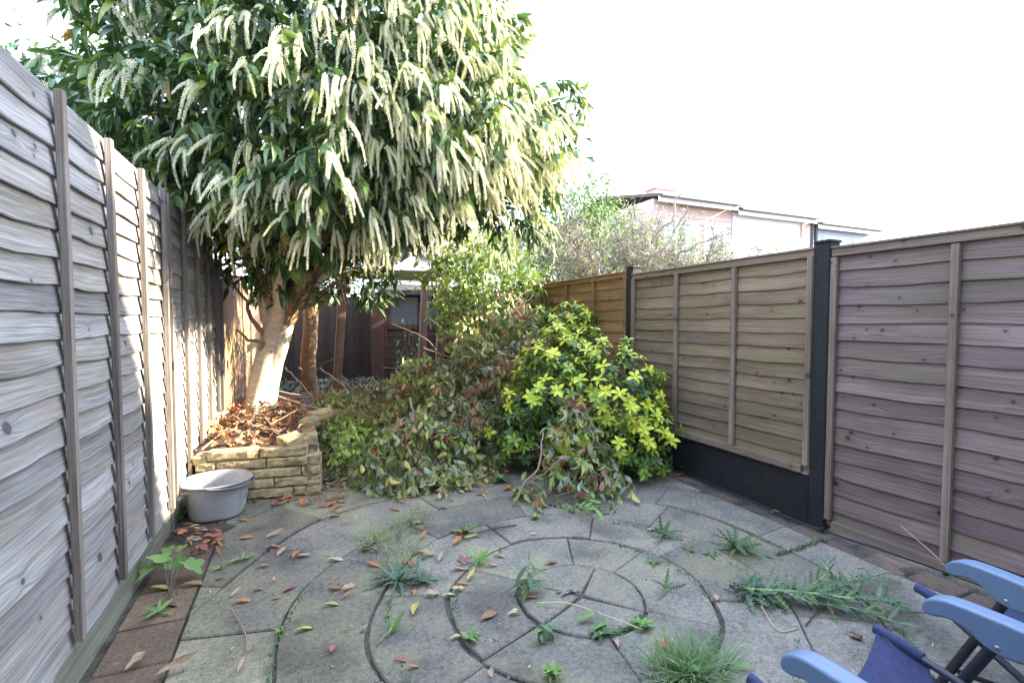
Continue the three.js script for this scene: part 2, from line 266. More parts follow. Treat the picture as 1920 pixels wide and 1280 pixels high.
const blackPaint = std({ map: tex(512, 512, (u, v, c) => { const a = fbm(u * 7, v * 7, 3, 4), s = smoothstep(noise(u * 60, v * 60, 5), 0.42, 0.6), d = smoothstep(fbm(u * 22, v * 22, 9, 3), 0.12, 0.3), k = 1 + 0.8 * a; c[0] = lerp(0.0085 * k, 0.075, d * 0.08 + s * 0.4); c[1] = lerp(0.0085 * k, 0.07, d * 0.08 + s * 0.4); c[2] = lerp(0.01 * k, 0.06, d * 0.08 + s * 0.4); }, 0.8, 0.8), roughness: 0.72, bumpMap: concrete.bumpMap, bumpScale: 0.012 });
{
  rnd = mulberry(21);
  const LX = -0.815;
  const leftPanel = (d0, n, label, L = 1.83, bat = [0.02, 0.45, 0.91, 1.37, 1.81]) => {
    const t = thing('lap_fence_panel', label, 'fence panel', V(LX, 0, d0), 'grey lap panels of the left fence'); t.position.set(0, 0, 0);
    const put = lapPanel(t, V(LX, 0, d0), Math.PI / 2, L, 0.13, 2.13, n, bat, GREY, battenGrey, { seed: d0 * 10, lip: 0.02, bow: 0.01, wave: 0.0095, over: 0.012, bt: 0.026, bw: 0.034 });
    put('kick_board', box(L, 0.15, 0.02, L / 2, 0.06, 0.012, 0.003), wood(greyWood, [0.62, 0.66, 0.5]));
    return t;
  };
  leftPanel(-0.35, 21, 'sun-bleached grey lap fence panel nearest the camera on the left, mostly outside the picture');
  leftPanel(1.55, 21, 'grey lap fence panel on the left with a slanted edge of sunlight across it', 2.06, [0.02, 0.675, 1.145, 1.605, 2.04]);
  leftPanel(3.675, 21, 'sunlit lap fence panel on the left, beside the bucket and raised brick bed');
  const pm = wood(greyWood, [0.42, 0.38, 0.36]);
  for (const [d, l] of [[1.515, 'narrow timber fence post at the left picture edge'], [3.645, 'grey timber fence post between the two left lap panels'], [5.6, 'dark timber post where the left lap fence meets the upright boards']]) { const p = mesh('fence_post', box(0.085, d > 5 ? 1.95 : 2.08, d > 5 ? 0.1 : 0.04, LX - (d > 5 ? -0.03 : 0.03), d > 5 ? 0.97 : 1.04, -d, 0.004), pm); tag(p, l, 'post', null); }
  // upright feather-edge boards further down
  const fe = thing('upright_board_fence', 'brown fence of upright overlapping boards behind the raised bed and tree trunk', 'fence');
  const FE = [1, 0.85, 1.15, 0.93].map((k) => wood(brownWood, [1.25 * k, 0.95 * k, 0.72 * k]));
  const feb = [0, 1, 2].map((s) => { const h = 1.86, g = box(h, 0.128, 0.014, h / 2, 0, 0, 0.002); g.rotateZ(Math.PI / 2).rotateY(Math.PI / 2 - 0.07); return g; });
  for (let d = 5.72, k = 0; d < 11.6; d += 0.112, k++) { const o = mesh('board', feb[k % 3], pick(FE), fe); o.position.copy(V(LX + 0.03, 0.02 + rr(-0.02, 0.02), d)); }
  for (const y of [0.4, 1.0, 1.6]) mesh('rail', box(0.04, 0.08, 5.8, LX - 0.02, y, -8.65), FE[1], fe);
  const be = thing('back_board_fence', 'very dark board fence across the far end, left of the shed', 'fence');
  const BD = [0.9, 0.7, 1.05].map((k) => wood(brownWood, [0.2 * k, 0.165 * k, 0.14 * k]));
  for (let x = -0.76, k = 0; x < 3.1; x += 0.125, k++) { const o = mesh('board', box(1.9, 0.14, 0.016, 0, 0, 0, 0.002).rotateZ(Math.PI / 2).rotateY(0.06), BD[k % 3], be); o.position.copy(V(x, 0.96 + rr(-0.02, 0.02), 11.75)); }
  // right fence
  const RX = 3.06;
  const panel = (name, label, d0, d1, x0, x1, y0, y1, n, mats, bm, seed, o = {}) => {
    const t = thing(name, label, 'fence panel', null), L = Math.hypot(d1 - d0, x1 - x0), ang = Math.atan2(x1 - x0, d1 - d0);
    lapPanel(t, V(x1, 0, d1), -Math.PI / 2 - ang, L, y0, y1, n, [0.02, L / 3, L * 2 / 3, L - 0.02], mats, bm, { seed, lip: 0.018, wave: 0.0075, bow: 0.006, over: -0.02, under: 0.05, bt: 0.028, bw: 0.036, rail: true, ...o }); return t;
  };
  panel('lap_fence_panel', 'dark purplish brown full-height lap panel at the right picture edge behind the chairs', 0.17, 2.002, 3.17, 3.075, 0.03, 1.755, 16, BROWN.slice(0, 4).map((m, i) => wood(brownWood, [[0.82, 0.7, 0.77, 0.62][i], [0.755, 0.65, 0.7, 0.58][i], [0.87, 0.77, 0.82, 0.7][i]])), battenBrown, 3);
  panel('lap_fence_panel', 'brown lap panel standing on the black gravel board, between two black posts', 2.108, 3.98, RX, RX, 0.335, 1.765, 14, [1, 0.9, 1.1, 0.97].map((k) => wood(brownWood, [0.86 * k, 0.79 * k, 0.65 * k])), wood(brownWood, [0.95, 0.9, 0.85]), 31);
  panel('lap_fence_panel', 'orange-brown lap panel beyond the far black post, partly hidden by the shrubs', 4.08, 5.92, RX, RX, 0.3, 1.8, 13, ORANGE, wood(brownWood, [1.3, 0.95, 0.6]), 57);
  panel('lap_fence_panel', 'orange-brown lap panel glimpsed through the pile of cut branches', 6.03, 7.86, RX, RX, 0.2, 1.8, 13, ORANGE, wood(brownWood, [1.2, 0.9, 0.6]), 83);
  panel('lap_fence_panel', 'farthest brown lap panel of the right fence, almost hidden beside the shed', 7.96, 9.8, RX, RX, 0.2, 1.8, 13, ORANGE, wood(brownWood, [1.1, 0.9, 0.6]), 97);
  panel('lap_fence_panel', 'last brown lap panel of the right fence, behind the shed', 9.9, 11.73, RX + 0.05, RX + 0.05, 0.05, 1.85, 14, ORANGE, wood(brownWood, [0.5, 0.4, 0.3]), 111);
  const post = (d, x, h, l) => { const t = thing('fence_post', l, 'post', V(x, 0, d)); mesh('shaft', box(0.1, h, 0.1, 0, h / 2, 0, 0.008), blackPaint, t); mesh('cap', box(0.112, 0.02, 0.112, 0, h + 0.008, 0, 0.005), blackPaint, t); return t; };
  post(2.055, 3.075, 1.83, 'near black-painted concrete fence post beside the full-height right panel');
  post(4.03, 3.075, 1.87, 'second black fence post, above the yellow-green shrub');
  post(5.975, 3.1, 1.8, 'third black fence post, hidden among the shrubs at the far right corner');
  const gb = thing('gravel_board', 'black-painted gravel board along the ground under the right lap panel', 'gravel board');
  mesh('board', box(0.05, 0.34, 1.87, 3.065, 0.15, -3.05, 0.006), blackPaint, gb); mesh('board', box(0.05, 0.3, 1.87, 3.065, 0.13, -5.0, 0.006), blackPaint, gb);
  const cab = [[5.0, 3.0], [4.2, 3.01], [3.6, 3.0], [2.95, 3.005], [2.5, 2.985], [2.2, 2.975], [2.0, 2.985], [1.7, 3.03], [1.4, 3.075], [1.0, 3.1], [0.3, 3.12]].map(([d, x]) => V(x, 0.016 + rr(0, 0.008), d));
  const ct = thing('cable', 'black cable running along the foot of the right fence', 'cable'); const black = std({ color: rgb(0.015, 0.015, 0.018), roughness: 0.55 });
  mesh('cord', tube(curve(cab, 60), 0.008, 8), black, ct); for (const d of [1.98, 1.38]) mesh('clip', box(0.03, 0.03, 0.02, 2.99 + (1.98 - d) * 0.14, 0.02, -d, 0.004), black, ct);
}

// ---------------------------------------------------------------- raised bed of walling stone
const stoneTex = (() => { const N = 512, h = []; const map = tex(N, N, (u, v, c) => { const a = fbm(u * 9, v * 9, 1, 4), b = noise(u * 120, v * 120, 2), m = smoothstep(fbm(u * 5, v * 5, 7, 3), 0.02, 0.35); const k = 1 + 0.7 * a + 0.25 * b; c[0] = lerp(0.47, 0.23, m) * k; c[1] = lerp(0.37, 0.2, m) * k; c[2] = lerp(0.21, 0.105, m) * k; h.push(clamp(0.5 + 0.8 * a + 0.2 * b, 0, 1)); }, 0.7, 0.7); let j = 0; return { map, bumpMap: tex(N, N, (u, v, c) => { c[0] = c[1] = c[2] = h[j++]; }, 0.7, 0.7, false) }; })();
const STONE = [1, 0.8, 1.12, 0.92].map((k) => std({ ...stoneTex, bumpScale: 0.012, color: rgb(k, k * 0.99, k * 0.96) }));
const bedWall = thing('raised_bed', 'low raised bed of rough yellow walling stone around the tree, full of dead leaves', 'raised bed');
{
  rnd = mulberry(9);
  const rock = (L, h, w, seed) => {                             // split-face block, long side along x, face at +z
    const g = new THREE.BoxGeometry(L, h, w, 10, 6, 3), p = g.attributes.position, uv = [];
    for (let i = 0; i < p.count; i++) {
      const x = p.getX(i), y = p.getY(i), z = p.getZ(i), e = Math.max(Math.abs(x) / L, Math.abs(y) / h, Math.abs(z) / w) * 2;
      uv.push(x + seed * 0.31, y + z + seed * 0.17);
      const q = Math.min(1 - Math.abs(x) * 2 / L, 0.12) / 0.12, r = Math.min(1 - Math.abs(y) * 2 / h, 0.3) / 0.3;
      const f = z > w * 0.49 ? -0.006 + 0.009 * Math.pow(Math.max(0, q * r), 0.35) + 0.009 * noise(x * 22, y * 34, seed) : 0;
      p.setXYZ(i, x + 0.004 * noise(y * 30, z * 20, seed), y + 0.004 * noise(x * 18, z * 18, seed + 4), z + f);
    }
    g.setAttribute('uv', new THREE.Float32BufferAttribute(uv, 2)); const n = g.toNonIndexed(); n.computeVertexNormals(); return n;
  };
  const A = new THREE.Vector3(0.1, 0, -3.97), ang = 0.16, ux = new THREE.Vector3(-Math.cos(ang), 0, -Math.sin(ang)), H = 0.076, Wd = 0.11;   // A: near right corner, ux runs left along the front
  const ur = new THREE.Vector3(-0.02, 0, -1);
  const lay = (s0, s1, y, dir, face, name, dx = 0) => { const L = s1 - s0 - 0.008, o = mesh(name, rock(L, H - 0.008, Wd, rnd() * 40), pick(STONE), bedWall); o.position.copy(A).addScaledVector(dir, (s0 + s1) / 2).setY(y + H / 2); const c = Math.cos(face), s = Math.sin(face); o.rotation.y = face; o.position.add(new THREE.Vector3(-s * (Wd / 2 + dx), 0, -c * (Wd / 2 + dx))); return o; };
  const courses = [[0, 0.2, 0.52, 0.86], [0, 0.33, 0.62, 0.86], [0, 0.14, 0.5, 0.86], [0, 0.38, 0.72, 0.86]];
  courses.forEach((c, k) => { for (let i = 0; i < c.length - 1; i++) lay(c[i], c[i + 1], k * H, ux, -ang, 'stone'); });
  for (const [a, b, y] of [[0.1, 0.43, 4], [0.435, 0.78, 4], [0.78, 0.88, 3.6]]) lay(a, b, y * H, ux, -ang, 'coping_stone', a === 0.435 ? 0.0 : 0.004);
  for (let k = 0; k < 4; k++) for (let s = 0.0 + (k % 2) * 0.17; s < 1.75; s += 0.34) lay(Math.max(s, 0.005), Math.min(s + 0.34, 1.75), k * H, ur, Math.PI / 2, 'stone');
  for (const [s0, s1, dx] of [[0.28, 0.58, 0.005], [0.62, 0.9, 0.01], [1.25, 1.5, -0.01]]) lay(s0, s1, 4 * H, ur, Math.PI / 2, 'coping_stone', dx);
  // loose coping stones on the left edge and inside the bed
  const loose = (px, py, h, L, yaw, roll) => { const o = mesh('loose_stone', rock(L, H * 1.1, 0.13, rnd() * 30), pick(STONE), bedWall); o.position.copy(G(px, py, h)).setY(h); o.rotation.set(roll, yaw, roll * 0.6); return o; };
  loose(378, 808, 0.4, 0.4, 1.35, 0.05); loose(404, 780, 0.4, 0.34, 1.3, -0.06); loose(545, 826, 0.4, 0.16, 0.5, 0.1); loose(580, 793, 0.4, 0.14, 0.9, 0.16); loose(600, 778, 0.42, 0.2, 0.4, 0.1);
  const mortar = mesh('mortar', merge([box(0.84, 0.3, 0.07, -0.42, 0.15, -0.075).rotateY(-ang).translate(A.x - 0.01, 0, A.z - 0.01), box(0.07, 0.3, 1.72, A.x - 0.06, 0.15, A.z - 0.87)]), std({ map: concrete.map, bumpMap: concrete.bumpMap, bumpScale: 0.006, color: rgb(1.0, 0.98, 0.92) }), bedWall);
  const sg = new THREE.PlaneGeometry(0.9, 2.9, 24, 70).rotateX(-Math.PI / 2), sp = sg.attributes.position, suv = [];
  for (let i = 0; i < sp.count; i++) { const x = sp.getX(i), z = sp.getZ(i); sp.setY(i, 0.05 * noise(x * 4, z * 4, 3) + 0.02 * noise(x * 18, z * 18, 5) + 0.04 * smoothstep(-z, 0, 1)); suv.push(x, z); }
  sg.setAttribute('uv', new THREE.Float32BufferAttribute(suv, 2)); sg.computeVertexNormals();
  const dirt = tex(256, 256, (u, v, c) => { const k = 0.7 + fbm(u * 9, v * 9, 1, 3) + 0.5 * noise(u * 70, v * 70); c[0] = 0.11 * k; c[1] = 0.07 * k; c[2] = 0.045 * k; }, 0.5, 0.5);
  const s = mesh('soil', sg, std({ map: dirt }), bedWall); s.position.copy(V(-0.36, 0.33, 5.6));
}

// ---------------------------------------------------------------- shed and pergola at the far end
{
  rnd = mulberry(33);
  const X0 = 1.57, X1 = 3.05, D = 10.55, t = thing('garden_shed', 'dark brown timber shed with a wide window behind the pergola posts', 'shed', V(0, 0, 0));
  const SH = [0.8, 0.7, 0.9].map((k) => wood(brownWood, [0.27 * k, 0.18 * k, 0.155 * k])), trim = wood(brownWood, [0.3, 0.16, 0.125]);
  for (let y = 0.06; y < 1.16; y += 0.118) mesh('board', lapBoard(X1 - X0, 0.118, y * 9, [0, 0.7, 1.48], { lip: 0.014, wave: 0.001, bow: 0.001 }).translate(X0, y, -D), pick(SH), t);
  mesh('corner_board', box(0.27, 1.95, 0.03, X0 - 0.14, 0.98, -D + 0.05, 0.003), trim, t);
  mesh('corner_board', box(0.05, 1.95, 0.05, X0 + 0.03, 0.98, -D + 0.03, 0.003), trim, t);
  mesh('side_wall', box(0.04, 1.95, 1.2, X0, 0.98, -D - 0.65), SH[0], t);
  mesh('back_wall', box(X1 - X0, 1.9, 0.03, (X0 + X1) / 2, 0.95, -D - 1.15), SH[1], t);
  const w = mesh('window', merge([box(X1 - X0, 0.055, 0.05, (X0 + X1) / 2, 1.185, -D + 0.012, 0.003), box(X1 - X0, 0.06, 0.05, (X0 + X1) / 2, 1.88, -D + 0.012, 0.003), ...[X0 + 0.1, X0 + 0.76, X0 + 1.43].map((x) => box(0.06, 0.64, 0.045, x, 1.53, -D + 0.01, 0.003))]), trim, t);
  for (const [a, b] of [[X0 + 0.13, X0 + 0.73], [X0 + 0.79, X0 + 1.4]]) mesh('pane', box(b - a, 0.64, 0.004, (a + b) / 2, 1.53, -D - 0.005), std({ color: rgb(0.1, 0.105, 0.105), roughness: 0.2 }), w);
  const felt = std({ color: rgb(0.13, 0.13, 0.13), map: concrete.map, bumpMap: concrete.bumpMap, bumpScale: 0.01 });
  const roof = mesh('roof', box(X1 - X0 + 0.2, 0.03, 1.5, 0, 0, 0).rotateX(0.2).translate((X0 + X1) / 2, 2.06, -D - 0.5), std({ ...concrete, color: rgb(0.36, 0.34, 0.31) }), t);
  mesh('fascia', box(X1 - X0 + 0.22, 0.11, 0.03, (X0 + X1) / 2, 1.94, -D + 0.16, 0.003), felt, t);
  const moss = []; for (let i = 0; i < 160; i++) { const z = rr(-0.1, 0.2); moss.push(new THREE.IcosahedronGeometry(rr(0.015, 0.04), 0).scale(1.3, 0.5, 1).translate(X0 + rr(0.5, 1.5), 2.0 + z * -0.2 + 0.045, -D + z - 0.05)); }
  mesh('moss', merge(moss), std({ color: rgb(0.16, 0.1, 0.045) }), t, 'stuff');
  const pg = thing('pergola', 'weathered wooden pergola with mossy beams and leaning posts in front of the shed', 'pergola');
  const pw = wood(brownWood, [0.6, 0.42, 0.35]), mossy = wood(brownWood, [0.55, 0.62, 0.22]);
  for (const [x, d, lean] of [[0.47, 8.45, 0.07], [2.08, 8.0, 0.045], [2.07, 9.3, 0.05]]) { const o = mesh('post', box(0.13, 2.1, 0.13, 0, 1.05, 0, 0.006), pw, pg); o.position.copy(V(x, 0, d)); o.rotation.z = -lean; }
  const beam = (a, b, h) => { const L = a.distanceTo(b), o = mesh('beam', box(L, h, 0.06, 0, 0, 0, 0.006), mossy, pg); o.position.copy(a).lerp(b, 0.5); o.quaternion.setFromUnitVectors(new THREE.Vector3(1, 0, 0), b.clone().sub(a).normalize()); };
  beam(V(0.4, 2.14, 8.5), V(2.35, 2.1, 7.95), 0.14); beam(V(0.5, 2.2, 9.4), V(2.35, 2.16, 9.2), 0.14); beam(V(2.16, 2.23, 7.5), V(2.15, 2.25, 9.7), 0.1); beam(V(0.58, 2.24, 8.1), V(0.56, 2.24, 9.7), 0.1);
}

// ---------------------------------------------------------------- houses
const brickTex = (() => tex(512, 512, (u, v, c) => { const ro = Math.floor(v * 30), x = u * 8 + (ro % 2) * 0.5, fx = x - Math.floor(x), fy = v * 30 - ro, m = fx < 0.05 || fy < 0.14, q = noise(Math.floor(x) * 3.7, ro * 5.3), k = 1 + 0.5 * q + 0.2 * noise(u * 140, v * 140); c[0] = m ? 0.52 : 0.5 * k; c[1] = m ? 0.48 : 0.34 * k; c[2] = m ? 0.44 : 0.28 * k; }, 1.8, 2.25))();
const brickM = std({ map: brickTex }), render_ = std({ color: rgb(0.8, 0.75, 0.71) }), whiteP = std({ color: rgb(0.78, 0.78, 0.77), roughness: 0.5 }), darkP = std({ color: rgb(0.045, 0.047, 0.055), roughness: 0.5 }), tileM = std({ color: rgb(0.1, 0.07, 0.06) }), glassM = std({ color: rgb(0.42, 0.45, 0.48), roughness: 0.08 });
function windowAt(parent, x, y, w, h, d, lights = 2) {
  const f = mesh('window', merge([box(w, 0.07, 0.06, x, y - h / 2 + 0.035, -d + 0.03), box(w, 0.07, 0.06, x, y + h / 2 - 0.035, -d + 0.03), ...Array.from({ length: lights + 1 }, (_, i) => box(0.07, h - 0.14, 0.06, x - w / 2 + 0.035 + (w - 0.07) * i / lights, y, -d + 0.03))]), whiteP, parent);
  for (let i = 0; i < lights; i++) mesh('pane', box((w - 0.07) / lights - 0.08, h - 0.16, 0.015, x - w / 2 + 0.035 + (w - 0.07) * (i + 0.5) / lights, y, -d + 0.015), glassM, f);
  mesh('sill', box(w + 0.12, 0.05, 0.1, x, y - h / 2 - 0.028, -d + 0.05), whiteP, f);
}
function terrace(label, x0, x1, d, eave, wallM, o) {
  const t = thing('terraced_house', label, 'house'), w = x1 - x0, xm = (x0 + x1) / 2;
  mesh('wall', box(w - 0.02, eave, 7, xm, eave / 2, -d - 3.5), wallM, t);
  mesh('fascia', box(w, 0.2, 0.04, xm, eave - 0.06, -d + 0.28), whiteP, t);
  const rg = geo([x0, eave, -d + 0.36, x1, eave, -d + 0.36, x1, eave + 0.75, -d - 3.5, x0, eave + 0.75, -d - 3.5, x0, eave, -d - 7.3, x1, eave, -d - 7.3, x0, eave + 0.1, -d + 0.36, x1, eave + 0.1, -d + 0.36, x1, eave + 0.87, -d - 3.5, x0, eave + 0.87, -d - 3.5, x0, eave + 0.1, -d - 7.3, x1, eave + 0.1, -d - 7.3],
    [6, 7, 8, 6, 8, 9, 9, 8, 11, 9, 11, 10, 0, 2, 1, 0, 3, 2, 3, 5, 2, 3, 4, 5, 0, 1, 7, 0, 7, 6, 0, 6, 9, 0, 9, 3, 1, 2, 8, 1, 8, 7, 3, 9, 10, 3, 10, 4, 2, 5, 11, 2, 11, 8, 4, 10, 11, 4, 11, 5]).toNonIndexed(); rg.computeVertexNormals();
  const roof = mesh('roof', rg, tileM, t);
  for (const cx of o.chimneys ?? []) { const c = mesh('chimney', merge([box(1.0, 0.95, 0.6, cx, eave + 0.72, -d - 2.6), box(1.1, 0.12, 0.7, cx, eave + 1.18, -d - 2.6)]), brickM, roof);  }
  mesh('gutter', box(w, 0.09, 0.1, xm, eave + 0.03, -d + 0.41, 0.02), darkP, t);
  for (const [x, y, ww, h, n] of o.windows ?? []) windowAt(t, x, y, ww, h, d, n);
  if (o.pipe) mesh('downpipe', new THREE.CylinderGeometry(0.07, 0.07, eave, 8).translate(o.pipe, eave / 2, -d + 0.12), darkP, t);
  if (o.pier) mesh('brick_pier', box(0.5, eave - 0.2, 0.1, o.pier, eave / 2 - 0.1, -d + 0.05), brickM, t);
  return t;
}
terrace('red brick terraced house with white windows behind the bare twiggy shrub', 11.1, 14.75, 13.5, 5.55, brickM, { windows: [[12.3, 4.1, 1.5, 1.5, 3], [13.9, 4.2, 1.0, 1.3, 2]], chimneys: [13.6] });
terrace('pale rendered terraced house with a brick edge, middle of the far row', 14.8, 19.1, 13.5, 5.42, render_, { windows: [[16.2, 4.05, 1.3, 1.4, 2], [18.0, 4.1, 1.0, 1.2, 2]], chimneys: [17.4], pier: 18.75, pipe: 19.05 });
terrace('grey-blue terraced house at the right end of the far row', 19.2, 23.3, 13.5, 5.25, std({ color: rgb(0.36, 0.4, 0.47) }), { windows: [[20.6, 4.25, 1.4, 1.2, 2], [22.4, 4.25, 1.0, 1.2, 2]], pipe: 19.3 });
{
  const t = thing('tiled_house', 'pale house with a dark tiled roof glimpsed under the blossom tree', 'house');
  mesh('wall', box(7, 4.4, 6, 8.2, 2.2, -25), render_, t);
  const roof = mesh('roof', merge([box(7.6, 0.14, 4, 0, 0, 0).rotateX(0.55).translate(8.2, 5.3, -23.3), box(7.6, 0.14, 4, 0, 0, 0).rotateX(-0.55).translate(8.2, 5.3, -26.7)]), tileM, t);
  windowAt(t, 7.2, 3.3, 1.4, 1.2, 22, 2);
  // terraces on the camera's own side: their eaves cast the slanted shadow on the left fence
  for (const [x0, x1, d, l] of [[3.62, 14.5, 0.9, 'cream rendered terraced house just outside the picture on the right'], [-4, 3.6, -0.35, 'cream rendered terraced house behind the camera']]) {
    const h = thing('terraced_house', l, 'house'), ym = std({ color: rgb(0.78, 0.76, 0.71) });
    mesh('wall', box(x1 - x0, 5.3, 8, (x0 + x1) / 2, 2.65, -d + 4), ym, h);
    mesh('roof', box(x1 - x0, 0.15, 5.6, 0, 0, 0).rotateX(-0.6).translate((x0 + x1) / 2, 6.95, -d + 2.16), tileM, h);
    windowAtBack(h, (x0 + x1) / 2, 3.6, d); windowAtBack(h, (x0 + x1) / 2 - 1.2, 1.3, d);
  }
  function windowAtBack(h, x, y, d) { const f = mesh('window', box(1.5, 1.2, 0.06, x, y, -d - 0.02), whiteP, h); mesh('pane', box(1.36, 1.06, 0.02, x, y, -d - 0.055), glassM, f); }
}
// ---------------------------------------------------------------- blossom tree
const bark = (() => { const N = 512, h = []; const map = tex(N, N, (u, v, c) => { const a = fbm(u * 6, v * 18, 1, 4), b = noise(u * 60, v * 26, 2), s = smoothstep(noise(u * 9, v * 50, 5), 0.3, 0.6), k = 1 + 0.45 * a + 0.2 * b - 0.3 * s; c[0] = 0.56 * k; c[1] = 0.47 * k; c[2] = 0.36 * k; h.push(clamp(0.5 + 0.5 * a + 0.2 * b - 0.3 * s, 0, 1)); }, 0.6, 0.6); let j = 0; return { map, bumpMap: tex(N, N, (u, v, c) => { c[0] = c[1] = c[2] = h[j++]; }, 0.6, 0.6, false) }; })();
const barkM = std({ ...bark, bumpScale: 0.006 }), barkRed = std({ ...bark, bumpScale: 0.012, color: rgb(0.5, 0.35, 0.27) }), twigM = std({ color: rgb(0.14, 0.095, 0.065) }), twigGrey = std({ color: rgb(0.26, 0.23, 0.19) }), twigDark = std({ color: rgb(0.07, 0.05, 0.04) });
// trunk with two fused stems: cross-section of two lobes that part towards the top
function trunkGeo(pts, ra, rb, spread, sides = 28, face = 0) {
  const pos = [], uv = [], idx = [], N = pts.length; let len = 0;
  for (let i = 0; i < N; i++) {
    if (i) len += pts[i].distanceTo(pts[i - 1]);
    for (let s = 0; s <= sides; s++) {
      const a = s / sides * Math.PI * 2, sd = spread[i]; let r = 0;
      for (const [cx, rad] of [[-sd, ra[i]], [sd, rb[i]]]) { const p = cx * Math.cos(a), q = rad * rad - cx * cx * Math.sin(a) ** 2; if (q > 0) r = Math.max(r, p + Math.sqrt(q)); }
      r = Math.max(r, 0.03) * (1 + 0.13 * noise(Math.cos(a) * 1.5, len * 3, Math.sin(a) * 1.5) + 0.04 * noise(Math.cos(a) * 4, len * 9, Math.sin(a) * 4));
      pos.push(pts[i].x + r * Math.cos(a + face), pts[i].y, pts[i].z + r * Math.sin(a + face)); uv.push(a * 0.18, len);
    }
    if (i) for (let s = 0; s < sides; s++) { const p = (i - 1) * (sides + 1) + s, q = p + sides + 1; idx.push(p, q, p + 1, p + 1, q, q + 1); }
  }
  return geo(pos, idx, uv);
}
function racemeGeo(L, seed, n) {                                // drooping spike of tiny flowers along +z
  const r = mulberry(seed), parts = [], bend = 0.14 + r() * 0.25, at = (t) => [0.008 * Math.sin(t * 4 + seed), -bend * L * t * t, L * t];
  parts.push(tube([0, 0.25, 0.5, 0.75, 1].map((t) => new THREE.Vector3(...at(t))), taper(0.0016, 0.0007, 4), 3).toNonIndexed());
  for (let i = 0; i < n; i++) { const t = 0.12 + 0.88 * i / n, a = i * 2.4, w = (0.0118 - 0.0065 * t) * (0.75 + r() * 0.5), c = at(t), s = 0.0045 * (1 - 0.4 * t) * (0.8 + r() * 0.5); const g = new THREE.OctahedronGeometry(s, 0).rotateX(r() * 3).rotateY(r() * 3).scale(1, 0.9, 1); g.translate(c[0] + w * Math.cos(a), c[1] + w * Math.sin(a), c[2] + (r() - 0.5) * 0.006); parts.push(g); }
  return merge(parts);
}
const tree = thing('blossom_tree', 'large evergreen tree covered in hanging white flower spikes, growing in the raised bed', 'tree', V(-0.4, 0.3, 5.75), null);
{
  rnd = mulberry(101);
  const o = tree.position, loc = (x, y, d) => V(x, y, d).sub(o);
  const path = curve([loc(-0.44, 0.22, 5.78), loc(-0.42, 0.5, 5.75), loc(-0.36, 0.8, 5.72), loc(-0.29, 1.1, 5.7), loc(-0.2, 1.42, 5.66), loc(-0.13, 1.75, 5.6)], 22), N = path.length - 1;
  mesh('trunk', trunkGeo(path, path.map((_, i) => lerp(0.108, 0.1, i / N) + 0.05 * Math.exp(-i * 0.6)), path.map((_, i) => lerp(0.085, 0.085, i / N) + 0.04 * Math.exp(-i * 0.6)), path.map((_, i) => 0.07 - 0.035 * i / N + 0.02 * noise(i * 0.4)), 30, -0.35), barkM, tree);
  const C = new THREE.Vector3(0.47, 2.95, -5.0), R = [1.99, 1.78], top = path[N];
  const limbEnds = [[-0.8, 2.6, 5.2], [-0.4, 3.3, 4.7], [0.3, 3.7, 4.6], [1.1, 3.4, 4.8], [1.5, 2.8, 5.0], [0.6, 2.7, 4.1], [0.0, 2.6, 4.1], [1.1, 2.6, 4.3], [0.4, 4.2, 5.4], [1.5, 2.9, 5.7], [-0.6, 2.9, 6.2], [0.5, 2.3, 5.4]];
  const starts = [[-0.28, 1.18, 5.7], [-0.22, 1.36, 5.67], [-0.14, 1.68, 5.61]];
  limbEnds.forEach((e, i) => {
    const a = loc(...starts[i % 3]), b = loc(...e), m = a.clone().lerp(b, 0.45).add(new THREE.Vector3(0, 0.25, 0)), pts = curve([a, m, b], 10); pts.forEach((p, k) => p.add(new THREE.Vector3(noise(k * 0.5, i), noise(k * 0.5, i, 4), noise(k * 0.5, i, 9)).multiplyScalar(k ? 0.07 : 0)));
    mesh('limb', tube(pts, taper(0.075, 0.016, 10), 8, 0.3), i % 2 ? barkRed : barkM, tree);
    for (let k = 0; k < 5; k++) { const s = pts[3 + k].clone(), q = s.clone().add(rdir(0.55 + rnd() * 0.4)).add(new THREE.Vector3(0, 0.1, 0)); mesh('branch', tube(crooked(s, q, 6, 0.16, i * 7 + k), taper(0.02, 0.005, 6), 5), twigM, tree); }
  });
  for (const [a, b] of [[[-0.31, 1.1, 5.7], [-0.66, 1.75, 5.5]], [[-0.23, 1.3, 5.68], [0.2, 1.85, 5.25]], [[-0.25, 1.25, 5.68], [-0.42, 1.9, 5.35]], [[-0.19, 1.45, 5.66], [0.4, 1.78, 5.35]], [[-0.34, 0.95, 5.7], [-0.6, 1.25, 5.42]]]) mesh('branch', tube(crooked(loc(...a), loc(...b), 8, 0.12, a[0] * 50), taper(0.028, 0.009, 8), 6), barkRed, tree);
  const leafG = [0, 1, 2, 3].map((k) => blade(0.118 + 0.009 * k, oval(0.0185 + 0.0015 * k, 0.42), { fold: 0.3 + 0.1 * (k % 2), curl: 0.12 + 0.13 * k, n: 5, wave: 0.12, twist: (k - 1.5) * 0.3 }));
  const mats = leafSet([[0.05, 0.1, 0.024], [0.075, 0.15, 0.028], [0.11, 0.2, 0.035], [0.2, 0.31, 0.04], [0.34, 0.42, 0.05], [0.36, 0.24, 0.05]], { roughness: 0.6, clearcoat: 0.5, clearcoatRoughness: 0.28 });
  const raceG = [[0.225, 1, 104], [0.26, 2, 120], [0.19, 3, 90], [0.28, 4, 128]].map((a) => racemeGeo(...a)), flowerM = leafSet([[0.82, 0.79, 0.53], [0.72, 0.72, 0.42], [0.85, 0.83, 0.64]], { transmission: 0.15, clearcoat: 0, roughness: 0.9 });
  const leaves = [], spikes = [];
